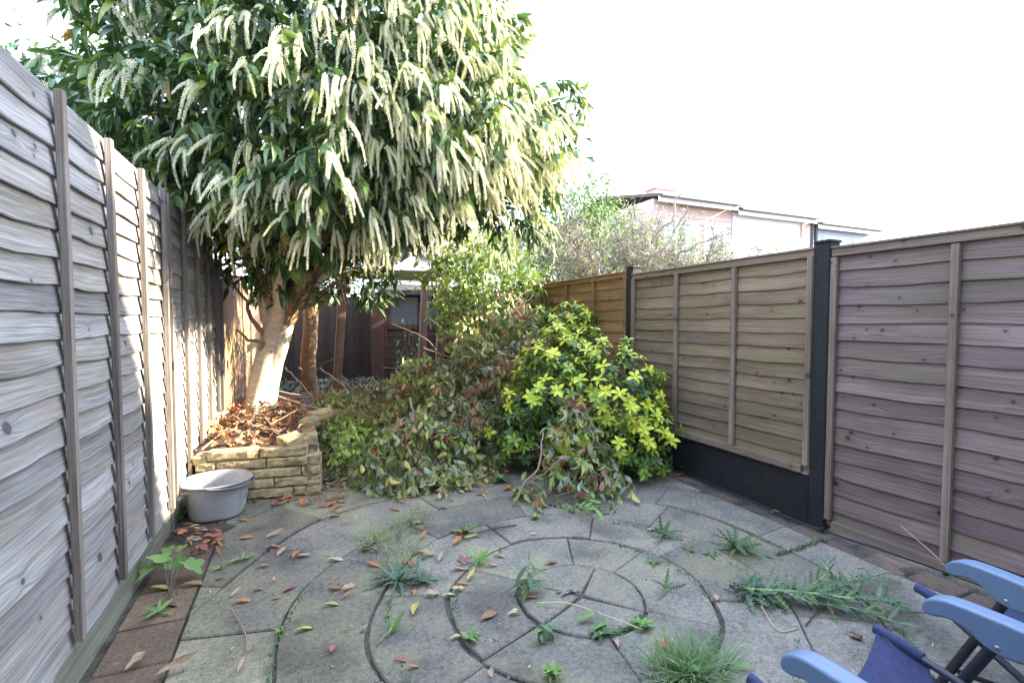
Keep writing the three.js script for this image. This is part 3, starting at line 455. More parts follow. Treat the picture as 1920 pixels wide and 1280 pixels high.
  const inCrown = (f) => { const d = rdir(); const k = f * (1 + 0.24 * noise(d.x * 2.4, d.y * 2.4, d.z * 2.4) + 0.2 * noise(d.x * 5, d.y * 5, d.z * 5)); const ry = d.y > 0 ? 1.95 : 1.02, s = d.y < 0 ? Math.pow(1 - d.y * d.y * d.y * d.y, -0.25) : 1; return [new THREE.Vector3(C.x + d.x * R[0] * k * Math.min(s, 1.2), C.y + d.y * ry * k, C.z + d.z * R[1] * k * Math.min(s, 1.2)), d]; };
  const twig = (p, d, inner) => {
    const ax = d.clone().multiplyScalar(0.7).add(rdir(0.55)).add(new THREE.Vector3(0, inner ? 0.1 : -0.25, 0)).normalize(), n = 7 + Math.floor(rnd() * 4);
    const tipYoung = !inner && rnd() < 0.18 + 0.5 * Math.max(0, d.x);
    for (let i = 0; i < n; i++) {
      const t = i / n, b = p.clone().addScaledVector(ax, (t - 0.6) * 0.17).sub(o), dir = ax.clone().multiplyScalar(0.55 + 0.3 * t).add(rdir(0.75)).add(new THREE.Vector3(0, -0.32, 0)).normalize();
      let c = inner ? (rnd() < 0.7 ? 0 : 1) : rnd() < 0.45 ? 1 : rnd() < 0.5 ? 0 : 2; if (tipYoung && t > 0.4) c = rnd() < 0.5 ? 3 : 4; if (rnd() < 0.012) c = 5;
      leaves.push({ m: frame(b, dir, new THREE.Vector3(rr(-0.5, 0.5), 1, rr(-0.5, 0.5)), rr(0.75, 1.2), rr(-0.6, 0.6)), g: Math.floor(rnd() * 4), c });
    }
    if (!inner) {
      const lit = (0.75 + 0.75 * Math.min(d.x, 0.35) + 0.45 * d.z + 0.15 * d.y) * (1 - 0.6 * smoothstep(d.x, 0.6, 0.9)) * (0.3 + 0.7 * smoothstep(d.x, -0.55, 0.05)); const k = lit * smoothstep(p.y, 1.7, 2.1) + (p.y > 2.1 ? 0.1 : 0);
      const cnt = k * (0.55 + 0.9 * smoothstep(noise(d.x * 5, d.y * 5, d.z * 5), -0.25, 0.2)) > rnd() * 1.0 ? 2 + (d.x > -0.1 ? 1 : 0) + (rnd() < 0.6 ? 1 : 0) + (rnd() < 0.4 ? 1 : 0) : 0;
      for (let i = 0; i < cnt; i++) { const h = new THREE.Vector3(d.x, 0, d.z).normalize().multiplyScalar(rr(0.3, 1.0)); const dir = h.add(new THREE.Vector3(rr(-0.35, 0.35), rr(-1.1, -0.3), rr(-0.35, 0.35))); spikes.push({ m: frame(p.clone().addScaledVector(ax, rr(0.0, 0.12)).sub(o), dir, null, rr(0.6, 1.2), rr(-0.35, 0.35)), g: Math.floor(rnd() * 4), c: Math.floor(rnd() * 3) }); }
    }
  };
  for (let i = 0; i < 3300; i++) { const [p, d] = inCrown(rr(0.84, 1.04)); if (p.y < 1.78 + 0.46 * Math.max(0, p.x - 0.05) || p.x < -1.95) continue; twig(p, d, false); }
  for (const [x, y, d0, r, n] of [[2.2, 2.95, 4.5, 0.48, 80], [2.12, 2.5, 4.8, 0.42, 60], [2.08, 3.4, 4.9, 0.42, 50], [1.6, 4.1, 4.5, 0.4, 40], [-1.1, 3.7, 4.1, 0.5, 50], [0.15, 2.4, 3.4, 0.3, 24]]) for (let i = 0; i < n; i++) { const d = rdir(), p = new THREE.Vector3(x, y, -d0).addScaledVector(d, r * rr(0.4, 1.1)); twig(p, d.add(new THREE.Vector3(0.4, 0, 0.2)).normalize(), rnd() < 0.45); }
  for (let i = 0; i < 850; i++) { const d = rdir(), k = rr(0.6, 1.05) * (1 + 0.2 * noise(d.x * 3, d.y * 3, d.z * 3)), p = new THREE.Vector3(0.3 + d.x * 2.0 * k, 4.0 + d.y * 1.6 * k, -7.3 + d.z * 1.9 * k); if (p.z > -5.9 || p.x > 1.9) continue; twig(p, d, true); }
  for (let i = 0; i < 1500; i++) { const [p, d] = inCrown(rr(0.4, 0.84)); if (p.y < 1.8 + 0.3 * Math.max(0, p.x)) continue; twig(p, d, true); }
  for (let i = 0; i < 110; i++) { const p = V(rr(-0.75, 0.9), rr(1.55, 2.0), rr(5.0, 6.2)); twig(p, rdir(), true); }        // low leaves round the fork
  for (let i = 0; i < 8; i++) { const p = V(rr(-0.62, -0.42), rr(0.9, 1.05), rr(5.35, 5.5)); const dir = rdir(); dir.y = Math.abs(dir.y) * 0.4; leaves.push({ m: frame(p.sub(o), dir, null, rr(0.5, 0.8)), g: 1, c: 3 }); }
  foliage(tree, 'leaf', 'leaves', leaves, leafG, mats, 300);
  foliage(tree, 'flower_spike', 'flower_spikes', spikes, raceG, flowerM, 300);
  console.log('tree leaves', leaves.length, 'spikes', spikes.length);
}

// ---------------------------------------------------------------- other trees and shrubs
function shrub(name, label, cat, pos, blobs, { n, geos, mats, colour, size = [0.8, 1.2], shell = 0.55, droop = -0.1, per = 5, span = 0.1, stems = 5, stemR = 0.02, stemM = twigM, most = 0, fromY = 0, foot = 0.12 }) {
  const t = thing(name, label, cat, pos), list = [];
  const tot = blobs.reduce((s, b) => s + b[3] * b[4] * b[5], 0);
  for (const b of blobs) for (let i = 0, k = Math.round(n * b[3] * b[4] * b[5] / tot); i < k; i++) {
    const d = rdir(), f = shell + (1.05 - shell) * Math.pow(rnd(), 0.6), m = f * (1 + 0.2 * noise(d.x * 3, d.y * 3, d.z * 3 + b[0])), p = new THREE.Vector3(b[0] + d.x * b[3] * m, b[1] + d.y * b[4] * m, -b[2] + d.z * b[5] * m).sub(t.position); if (p.y + t.position.y < fromY + 0.03) continue;
    const ax = d.clone().multiplyScalar(0.7).add(rdir(0.6)).normalize();
    for (let q = 0; q < per; q++) { const dir = ax.clone().multiplyScalar(0.5).add(rdir(0.8)).add(new THREE.Vector3(0, droop, 0)); list.push({ m: frame(p.clone().addScaledVector(ax, rr(-span, span)).add(rdir(span * 0.4)), dir, new THREE.Vector3(rr(-0.6, 0.6), 1, rr(-0.6, 0.6)), rr(...size), rr(-0.5, 0.5)), g: Math.floor(rnd() * geos.length), c: colour(f, d) }); }
  }
  for (let i = 0; i < stems; i++) { const b = blobs[i % blobs.length], a = new THREE.Vector3(rr(-foot, foot), 0, rr(-foot, foot)), e = new THREE.Vector3(b[0] + rr(-0.4, 0.4) * b[3], b[1] + rr(-0.1, 0.5) * b[4], -b[2] + rr(-0.4, 0.4) * b[5]).sub(t.position), pts = crooked(a, e, 9, 0.35, i * 3.3); mesh('stem', tube(pts, taper(stemR, stemR * 0.3, 9), 6), stemM, t);
    for (let k = 0; k < 3; k++) { const s = pts[4 + k]; mesh('twig', tube(crooked(s, s.clone().add(rdir(0.35 * b[3] + 0.1)), 5, 0.15, i + k), taper(stemR * 0.4, stemR * 0.1, 5), 4), stemM, t); } }
  foliage(t, 'leaf', 'leaves', list, geos, mats, most); return t;
}
const smallLeaf = [0, 1, 2].map((k) => blade(0.055 + 0.006 * k, oval(0.013 + 0.002 * k, 0.45), { fold: 0.25, curl: 0.1 + 0.12 * k, n: 3 }));
const bigLeaf = [0, 1].map((k) => blade(0.13, oval(0.035, 0.45), { fold: 0.25, curl: 0.15 + 0.15 * k, n: 2 }));
rnd = mulberry(202);
const second = thing('slender_tree', 'slender brown trunk standing just behind the blossom tree', 'tree', V(0.08, 0, 7.55));
{ const pts = curve([V(0, 0, 0), V(-0.03, 0.8, 0), V(0.02, 1.5, -0.05), V(-0.1, 2.3, -0.1), V(0.05, 3.2, 0.1)], 16); mesh('trunk', tube(pts, taper(0.115, 0.07, 16), 14, 0.35), barkRed, second); }
const darkSet = leafSet([[0.03, 0.06, 0.02], [0.045, 0.085, 0.025], [0.07, 0.12, 0.03]]), lightSet = leafSet([[0.17, 0.27, 0.04], [0.28, 0.37, 0.05], [0.38, 0.42, 0.07], [0.1, 0.18, 0.03]]), blueSet = leafSet([[0.05, 0.1, 0.04], [0.075, 0.15, 0.06], [0.1, 0.2, 0.06]]);
const any = (k) => () => Math.floor(rnd() * k);
shrub('neighbour_tree', 'bushy green tree showing over the left fence beside the blossom', 'tree', V(-2.4, 0, 7.2), [[-2.3, 2.6, 7.0, 1.1, 1.5, 1.8], [-2.9, 3.4, 8.6, 1.3, 1.5, 1.6]], { n: 1900, geos: smallLeaf, mats: blueSet, colour: any(3), size: [1, 1.7], stems: 6, stemR: 0.06 });
shrub('far_tree', 'dark leafy tree behind the far board fence', 'tree', V(-0.6, 0, 14.5), [[-1.2, 2.9, 14.5, 2.2, 2.2, 1.6], [1.0, 2.5, 14.8, 1.8, 1.8, 1.6]], { n: 1700, geos: bigLeaf, mats: darkSet, colour: any(3), stems: 4, stemR: 0.09, span: 0.2 });
shrub('light_green_shrub', 'tall sunlit light green shrub behind the branch pile, right of the shed', 'shrub', V(2.35, 0, 6.3), [[2.25, 1.95, 6.5, 0.75, 0.75, 0.8], [2.75, 1.6, 6.1, 0.35, 0.6, 0.5], [1.9, 1.35, 6.3, 0.35, 0.4, 0.4]], { n: 600, geos: smallLeaf, mats: lightSet, colour: any(4), size: [1.1, 2], stems: 9, stemR: 0.026, stemM: twigDark, most: 120, droop: -0.35, shell: 0.3 });
shrub('leafy_tree', 'light leafy tree rising behind the bare twiggy shrub', 'tree', V(5.6, 0, 9.2), [[5.4, 3.4, 8.9, 1.0, 1.2, 0.9], [6.6, 2.7, 9.3, 1.4, 1.2, 1.0], [4.8, 2.7, 9.0, 0.8, 1.0, 0.7], [7.3, 2.5, 8.3, 0.7, 0.9, 0.6]], { n: 3200, geos: smallLeaf, mats: leafSet([[0.16, 0.25, 0.07], [0.24, 0.33, 0.08], [0.1, 0.17, 0.05]]), colour: any(3), size: [1, 1.8], stems: 8, stemR: 0.04, stemM: twigGrey, shell: 0.2 });
shrub('tall_far_tree', 'tall pale tree between the blossom and the far tiled house', 'tree', V(5.2, 0, 13), [[4.8, 2.6, 12.5, 1.6, 1.8, 1.4], [6.6, 2.2, 12.2, 1.2, 1.3, 1.2]], { n: 700, geos: bigLeaf, mats: lightSet, colour: any(4), stems: 5, stemR: 0.06, stemM: twigGrey, shell: 0.3, span: 0.2 });
{ // bare twiggy shrub over the right fence
  const t = thing('twiggy_shrub', 'mostly bare shrub of tangled pale twigs rising over the right fence', 'shrub', V(5.6, 0, 6.9)), tw = [], list = [];
  for (let i = 0; i < 74; i++) {
    const far = i > 50 ? 0.85 : 0, ang = rr(0, 6.28), sp = rr(0.3, 1.9), e = new THREE.Vector3(Math.cos(ang) * sp * 1.35, rr(2.1, 3.25) - sp * 0.25, Math.sin(ang) * sp * 0.9), a = new THREE.Vector3(rr(-0.2, 0.2), 0, rr(-0.2, 0.2)); if (far) { e.multiply(new THREE.Vector3(0.6, 0.88, 0.6)); e.x += far; a.x += far; e.z += 0.5; a.z += 0.5; }
    const pts = crooked(a, e, 12, 0.6, i * 4.7); mesh('branch', tube(pts, taper(0.026, 0.006, 12), 5), twigGrey, t);
    for (let k = 4; k < 13; k++) for (let q = 0; q < 12; q++) { const s = pts[k], f = s.clone().add(rdir(rr(0.18, 0.5))).add(new THREE.Vector3(0, rr(0, 0.12), 0)); const sub = crooked(s, f, 5, 0.3, i * 31 + k * 7 + q); tw.push(tube(sub, taper(0.0065, 0.0026, 5), 3)); if (rnd() < 0.8) { const g = sub[3], h = g.clone().add(rdir(rr(0.1, 0.22))); tw.push(tube(crooked(g, h, 3, 0.2, q), taper(0.004, 0.002, 3), 3)); } for (let z = rnd() < 0.8 ? 2 : 0; z--;) list.push({ m: frame(f.clone().add(rdir(0.04)), rdir(), null, rr(0.7, 1.3)), g: z, c: Math.floor(rnd() * 3) }); }
  }
  mesh('twigs', merge(tw), twigGrey, t, 'stuff'); foliage(t, 'leaf', 'leaves', list, smallLeaf, lightSet, 0);
  for (const [p, q] of [[P(1225, 450, 7.8), P(1298, 335, 7.6)], [P(1215, 500, 7.6), P(1290, 395, 7.2)], [P(1260, 480, 7.6), P(1340, 445, 7.2)]]) mesh('branch', tube(crooked(p.sub(t.position), q.sub(t.position), 9, 0.2, p.x * 9), taper(0.028, 0.008, 9), 6), twigGrey, t);
}
// yellow-green shrubs: whorls of leaflets on a rounded bush
const whorlLeaf = [0, 1].map((k) => blade(0.07, oval(0.0165, 0.62), { fold: 0.3, curl: 0.25 + 0.2 * k, n: 4 }));
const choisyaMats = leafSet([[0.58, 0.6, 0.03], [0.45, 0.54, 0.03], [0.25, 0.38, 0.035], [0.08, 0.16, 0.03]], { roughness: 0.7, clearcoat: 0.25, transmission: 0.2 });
function whorlShrub(label, pos, blobs, n, most) {
  const t = thing('yellow_green_shrub', label, 'shrub', pos), list = [], tot = blobs.reduce((s, b) => s + b[3] * b[5], 0);
  for (const b of blobs) for (let i = 0, k = Math.round(n * b[3] * b[5] / tot); i < k; i++) {
    const d = rdir(); const inner = rnd() < 0.25, f = inner ? rr(0.5, 0.85) : rr(0.86, 1.06), m = f * (1 + 0.22 * noise(d.x * 3.2, d.y * 3.2, d.z * 3.2 + b[2])), p = new THREE.Vector3(b[0] + d.x * b[3] * m, b[1] + d.y * b[4] * m, -b[2] + d.z * b[5] * m); if (p.y < 0.06 || p.x > 3.0) continue; p.sub(t.position);
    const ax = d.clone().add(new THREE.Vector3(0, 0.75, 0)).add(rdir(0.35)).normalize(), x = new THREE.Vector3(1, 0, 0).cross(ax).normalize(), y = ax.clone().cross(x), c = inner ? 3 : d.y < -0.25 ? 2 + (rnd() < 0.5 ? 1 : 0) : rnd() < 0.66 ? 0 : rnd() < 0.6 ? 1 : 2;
    const nl = 7 + Math.floor(rnd() * 3), ph = rnd() * 6;
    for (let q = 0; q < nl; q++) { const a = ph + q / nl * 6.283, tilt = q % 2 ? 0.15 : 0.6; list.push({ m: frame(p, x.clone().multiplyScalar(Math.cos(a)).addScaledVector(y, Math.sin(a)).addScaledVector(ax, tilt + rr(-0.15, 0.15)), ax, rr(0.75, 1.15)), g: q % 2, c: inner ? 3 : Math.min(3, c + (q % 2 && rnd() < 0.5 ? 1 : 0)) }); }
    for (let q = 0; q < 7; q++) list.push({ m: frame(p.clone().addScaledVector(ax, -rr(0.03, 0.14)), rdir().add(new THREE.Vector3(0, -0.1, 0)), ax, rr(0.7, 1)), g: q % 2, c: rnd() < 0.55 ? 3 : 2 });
    if (i % 5 === 0) mesh('stem', tube(crooked(new THREE.Vector3(rr(-0.06, 0.06), 0, rr(-0.06, 0.06)), p.clone().addScaledVector(ax, -0.02), 6, 0.12, i), taper(0.008, 0.003, 6), 4), twigM, t);
  }
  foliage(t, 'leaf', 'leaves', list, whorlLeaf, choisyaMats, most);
}
whorlShrub('big rounded yellow-green shrub against the right fence, in front of the brown lap panel', V(2.5, 0, 3.75), [[2.46, 0.66, 3.62, 0.5, 0.56, 0.52], [2.66, 0.36, 3.3, 0.3, 0.3, 0.3], [1.95, 0.68, 3.72, 0.38, 0.42, 0.34], [1.64, 0.45, 3.82, 0.24, 0.34, 0.22], [2.15, 0.9, 4.0, 0.4, 0.36, 0.35], [2.3, 0.3, 3.5, 0.45, 0.26, 0.4]], 620, 300);
whorlShrub('smaller yellow-green shrub higher up beside the second black fence post', V(2.85, 0, 4.9), [[2.76, 1.28, 4.75, 0.26, 0.28, 0.32], [2.42, 1.2, 4.85, 0.28, 0.26, 0.25]], 150, 120);

// ---------------------------------------------------------------- heap of cut branches
{
  rnd = mulberry(303);
  const t = thing('branch_pile', 'heap of cut leafy branches with dull olive and a few red leaves, mid garden', 'branch pile', V(1.5, 0, 4.4)), o = t.position;
  const B = [[2.0, 4.9, 1.55, 0.8, 0.9], [1.55, 4.8, 1.34, 0.5, 0.6], [2.4, 5.3, 1.5, 0.5, 0.6], [1.2, 4.9, 1.02, 0.62, 0.75], [1.93, 3.27, 0.62, 0.36, 0.34], [0.95, 4.15, 0.58, 0.5, 0.42], [0.45, 6.2, 0.5, 0.6, 1.2], [1.1, 6.6, 0.55, 0.9, 1.1], [2.5, 5.6, 1.1, 0.6, 0.8]];
  const Hh = (x, d) => { let h = 0; for (const b of B) h = Math.max(h, b[2] * Math.exp(-1.15 * (((x - b[0]) / b[3]) ** 2 + ((d - b[1]) / b[4]) ** 2))); return h * (1 + 0.25 * noise(x * 3, d * 3)); };
  const geos = [0, 1, 2].map((k) => blade(0.072 + 0.008 * k, oval(0.019 + 0.0025 * k, 0.55), { fold: 0.3 + 0.2 * k, curl: 0.2 + 0.2 * k, n: 4, twist: (k - 1) * 0.4 }));
  const mats = leafSet([[0.27, 0.32, 0.085], [0.36, 0.37, 0.16], [0.13, 0.19, 0.05], [0.5, 0.47, 0.12], [0.33, 0.39, 0.27], [0.55, 0.1, 0.08], [0.36, 0.2, 0.12], [0.3, 0.42, 0.07]], { transmission: 0.15, roughness: 0.8, clearcoat: 0.1 });
  const list = []; let made = 0;
  while (made < 2700) {
    const x = rr(-0.3, 2.95), d = rr(2.95, 8.2), h = Hh(x, d); if (h < 0.07 || rnd() > 0.4 + h || (x > 2.12 && d < 4.35 && d > 3.6) || x > 2.4 && d < 3.7 || Math.hypot((x - 1.64) / 0.26, (d - 3.6) / 0.3) < 1) continue; made++;
    const y = h * (1 - 0.8 * Math.pow(rnd(), 1.8)), p = V(x, y, d).sub(o), ax = new THREE.Vector3(rr(-1, 1), rr(-0.7, 0.3), rr(-0.4, 1)).normalize(), cc = rnd();
    const base = cc < 0.3 ? 0 : cc < 0.5 ? 1 : cc < 0.7 ? 2 : cc < 0.8 ? 3 : cc < 0.87 ? 4 : cc < 0.955 ? 6 : 7;
    for (let q = 0; q < 8; q++) list.push({ m: frame(p.clone().addScaledVector(ax, (q / 8 - 0.5) * 0.2).add(rdir(0.012)), ax.clone().multiplyScalar(0.3).add(rdir(0.6)).add(new THREE.Vector3(0, -0.75, 0)), rdir(), rr(0.75, 1.15)), g: Math.floor(rnd() * 3), c: rnd() < 0.025 ? 5 : rnd() < 0.4 ? Math.floor(rnd() * 5) : rnd() < 0.07 ? 6 : base });
    if (made % 4 === 0) mesh('twig', tube(crooked(p.clone().addScaledVector(ax, -0.22), p.clone().addScaledVector(ax, 0.14), 5, 0.06, made), taper(0.0045, 0.0015, 5), 4), rnd() < 0.6 ? twigM : twigGrey, t);
  }
  // lighter fresh leaves low at the left end of the heap
  for (let i = 0; i < 120; i++) { const x = rr(0.2, 0.62), d = rr(4.1, 5.5), p = V(x, rr(0.05, 0.38), d).sub(o); for (let q = 0; q < 5; q++) list.push({ m: frame(p.clone().add(rdir(0.05)), rdir().add(new THREE.Vector3(0, -0.3, 0.3)), rdir(), rr(0.6, 1)), g: q % 3, c: rnd() < 0.8 ? 7 : 1 }); }
  foliage(t, 'leaf', 'leaves', list, geos, mats, 300);
  const br = (pts, r0, r1, m = twigM) => { const q = curve(pts.map((p) => p.clone().sub(o)), pts.length * 5); q.forEach((p, k) => p.add(new THREE.Vector3(noise(k * 0.6, r0 * 900), noise(k * 0.6, r0 * 900, 3), noise(k * 0.6, r0 * 900, 6)).multiplyScalar(0.012))); mesh('branch', tube(q, taper(r0, r1, q.length - 1), 6, 0.2), m, t); };
  const tg2 = std({ ...bark, bumpScale: 0.003, color: rgb(0.62, 0.53, 0.48) });
  br([G(962, 948, 0.01), P(985, 905, 3.5), P(1010, 875, 3.5), P(1018, 810, 3.6)], 0.011, 0.005, tg2); br([P(992, 900, 3.5), G(1040, 928, 0.05), G(1085, 915, 0.08), P(1120, 890, 3.5)], 0.008, 0.004, tg2);
  br([P(992, 903, 3.52), P(1030, 880, 3.45), P(1062, 850, 3.5)], 0.006, 0.003, tg2);
  br([P(768, 745, 4.5), P(782, 800, 4.3), P(800, 850, 4.2)], 0.011, 0.006, tg2); br([P(785, 800, 4.3), P(820, 790, 4.3), P(868, 800, 4.3)], 0.006, 0.003, tg2); br([P(785, 805, 4.3), P(765, 840, 4.3), P(755, 850, 4.3)], 0.006, 0.003, tg2);
  br([P(515, 742, 5.3), P(600, 768, 5.0), P(690, 795, 5.0)], 0.013, 0.007, tg2); br([P(540, 760, 5.2), P(650, 770, 5.0), P(740, 768, 5.0)], 0.01, 0.005, tg2); br([P(560, 755, 5.2), P(640, 830, 4.6), P(612, 800, 4.8)], 0.006, 0.003, tg2);
  br([P(750, 688, 6.4), P(790, 684, 6.2), P(832, 680, 6.0)], 0.014, 0.009, std({ color: rgb(0.5, 0.42, 0.32) })); br([P(706, 726, 6.6), P(760, 731, 6.2), P(800, 722, 6.0)], 0.012, 0.007, tg2);
  for (const [a, b, c] of [[[600, 690], [640, 720], [665, 745]], [[592, 697], [610, 680], [645, 665]], [[632, 710], [680, 745], [722, 782]], [[640, 705], [690, 735], [715, 740]], [[535, 690], [560, 715], [600, 760]], [[545, 735], [570, 700], [560, 688]], [[620, 712], [600, 735], [580, 745]]]) br([P(...a, 6.4), P(...b, 5.9), P(...c, 5.6)], 0.01, 0.004, rnd() < 0.5 ? tg2 : twigM);
  for (let i = 0; i < 60; i++) { const x = rr(-0.1, 2.6), d = rr(3.9, 7.2), h = Hh(x, d); if (h < 0.25) continue; const a = V(x, h * rr(0.5, 0.9), d), b = a.clone().add(new THREE.Vector3(rr(-0.9, 0.6), rr(0, 0.45), rr(-0.1, 0.7))); br([a, a.clone().lerp(b, 0.5).add(rdir(0.09)), b], rr(0.006, 0.012), 0.003, rnd() < 0.55 ? twigM : tg2); }
  for (let i = 0; i < 46; i++) { const x = rr(0, 2.9), d = rr(3.5, 7.6), h = Hh(x, d); if (h < 0.2) continue; const a = V(x, h * 0.9, d), b = a.clone().add(new THREE.Vector3(rr(-0.5, 0.5), rr(-0.25, 0.28), rr(-0.2, 0.5))); br([a, a.clone().lerp(b, 0.5).add(rdir(0.05)), b], 0.006, 0.002, rnd() < 0.5 ? twigM : tg2); }
  // dried brown flower heads
  const dry = std({ color: rgb(0.23, 0.105, 0.065) }), head = []; for (let i = 0; i < 70; i++) { const d = rdir(); d.y = Math.abs(d.y) * 0.8; head.push(tube([new THREE.Vector3(), d.clone().multiplyScalar(rr(0.03, 0.075))], [0.0013, 0.0008], 3)); head.push(new THREE.OctahedronGeometry(0.0032, 0).translate(d.x * 0.07, d.y * 0.07, d.z * 0.07)); } const hg = merge(head);
  for (const [px, py, z] of [[945, 690, 4.2], [905, 735, 4.1], [935, 705, 4.1], [880, 745, 4.1], [1040, 640, 4.5], [985, 600, 4.8], [755, 740, 4.6], [715, 755, 4.7], [1000, 650, 4.3], [700, 860, 4.2], [725, 850, 4.2], [760, 830, 4.2], [1090, 770, 3.5], [900, 600, 5.2], [840, 640, 5.4], [1075, 760, 3.6]]) { const h = mesh('dried_flower_head', hg, dry, t); h.position.copy(P(px, py, z)).sub(o); h.rotation.set(rr(-0.5, 0.5), rr(0, 6), rr(-0.5, 0.5)); h.scale.setScalar(rr(1.3, 2.2)); }
}
// ---------------------------------------------------------------- bucket
{
  const t = thing('bucket', 'grey plastic bucket with dark rim band, against the left fence by the raised bed', 'bucket', V(-0.572, 0, 3.85)), grey = std({ map: tex(256, 256, (u, v, c) => { const k = 1 - 0.35 * smoothstep(fbm(u * 9, v * 5, 3, 4), 0.05, 0.35) + 0.12 * noise(u * 60, v * 60); c[0] = 0.33 * k; c[1] = 0.335 * k; c[2] = 0.35 * k; }, 1, 1), roughness: 0.42 });
  const prof = [[0, 0.012], [0.14, 0.012], [0.158, 0.016], [0.164, 0.03], [0.18, 0.12], [0.196, 0.22], [0.202, 0.245], [0.213, 0.249], [0.217, 0.246], [0.216, 0.238], [0.206, 0.234], [0.2, 0.22], [0.186, 0.13], [0.17, 0.02], [0.164, 0.004], [0.15, 0], [0, 0]].reverse().map((p) => new THREE.Vector2(...p));
  const g = new THREE.LatheGeometry(prof, 56), p = g.attributes.position;
  for (let i = 0; i < p.count; i++) { const x = p.getX(i), z = p.getZ(i), r = Math.hypot(x, z); if (r < 0.01) continue; const a = Math.atan2(z, x), k = 1 + 0.03 * Math.cos(4 * a) * -1 + (p.getY(i) > 0.2 ? 0.07 * Math.exp(-(((a - 0.1) / 0.22) ** 2)) : 0); p.setX(i, x * k); p.setZ(i, z * k); }
  g.computeVertexNormals(); mesh('body', g, grey, t);
  const arc = []; for (let i = 0; i <= 30; i++) { const a = -1.2 + i / 30 * 2.9, k = 1 - 0.03 * Math.cos(4 * a) + 0.07 * Math.exp(-(((a - 0.1) / 0.22) ** 2)); arc.push(new THREE.Vector3(Math.cos(a) * 0.222 * k, 0.236 - 0.02 * Math.sin(Math.PI * i / 30), Math.sin(a) * 0.222 * k)); }
  const hg = tube(arc, 0.009, 8); hg.scale(1, 1.0, 1); mesh('handle', hg, std({ color: rgb(0.1, 0.1, 0.11), roughness: 0.5 }), t);
  const cv = document.createElement('canvas'); cv.width = 64; cv.height = 128; const c = cv.getContext('2d'); c.fillStyle = '#e8f0f6'; c.fillRect(0, 0, 64, 128); c.fillStyle = '#58b4dc'; c.fillRect(0, 30, 64, 60); c.fillStyle = '#ffffff'; c.fillRect(8, 44, 40, 6); c.fillRect(8, 60, 30, 5);
  const ct = new THREE.CanvasTexture(cv); ct.colorSpace = THREE.SRGBColorSpace;
  const lg = new THREE.CylinderGeometry(0.1915, 0.1715, 0.1, 10, 1, true, 1.35, 0.28); mesh('sticker', lg.translate(0, 0.105, 0), std({ map: ct, roughness: 0.4, side: THREE.DoubleSide }), t);
  // dusty cobweb strung between fence and rim
  const th = []; rnd = mulberry(61); for (let i = 0; i < 150; i++) { const a = rr(2.0, 3.7), s = new THREE.Vector3(Math.cos(a) * 0.215, rr(0.2, 0.25), Math.sin(a) * 0.2), e = rnd() < 0.5 ? new THREE.Vector3(-0.215, rr(0.05, 0.3), rr(-0.1, 0.3)) : new THREE.Vector3(Math.cos(a + rr(-0.7, 0.7)) * 0.21, rr(0.12, 0.24), Math.sin(a + rr(-0.5, 0.9)) * 0.215); const m = s.clone().lerp(e, 0.5); m.y -= rr(0, 0.03); th.push(tube([s, m, e], 0.00035, 3)); }
  for (let i = 0; i < 260; i++) th.push(new THREE.OctahedronGeometry(rr(0.0006, 0.0016)).translate(rr(-0.225, -0.15), rr(0.1, 0.26), rr(-0.1, 0.2)));
  const w = mesh('cobweb', merge(th), std({ color: rgb(0.6, 0.58, 0.55) })); w.position.copy(t.position); tag(w, 'dusty cobweb strung between the bucket rim and the left fence', 'cobweb');
}

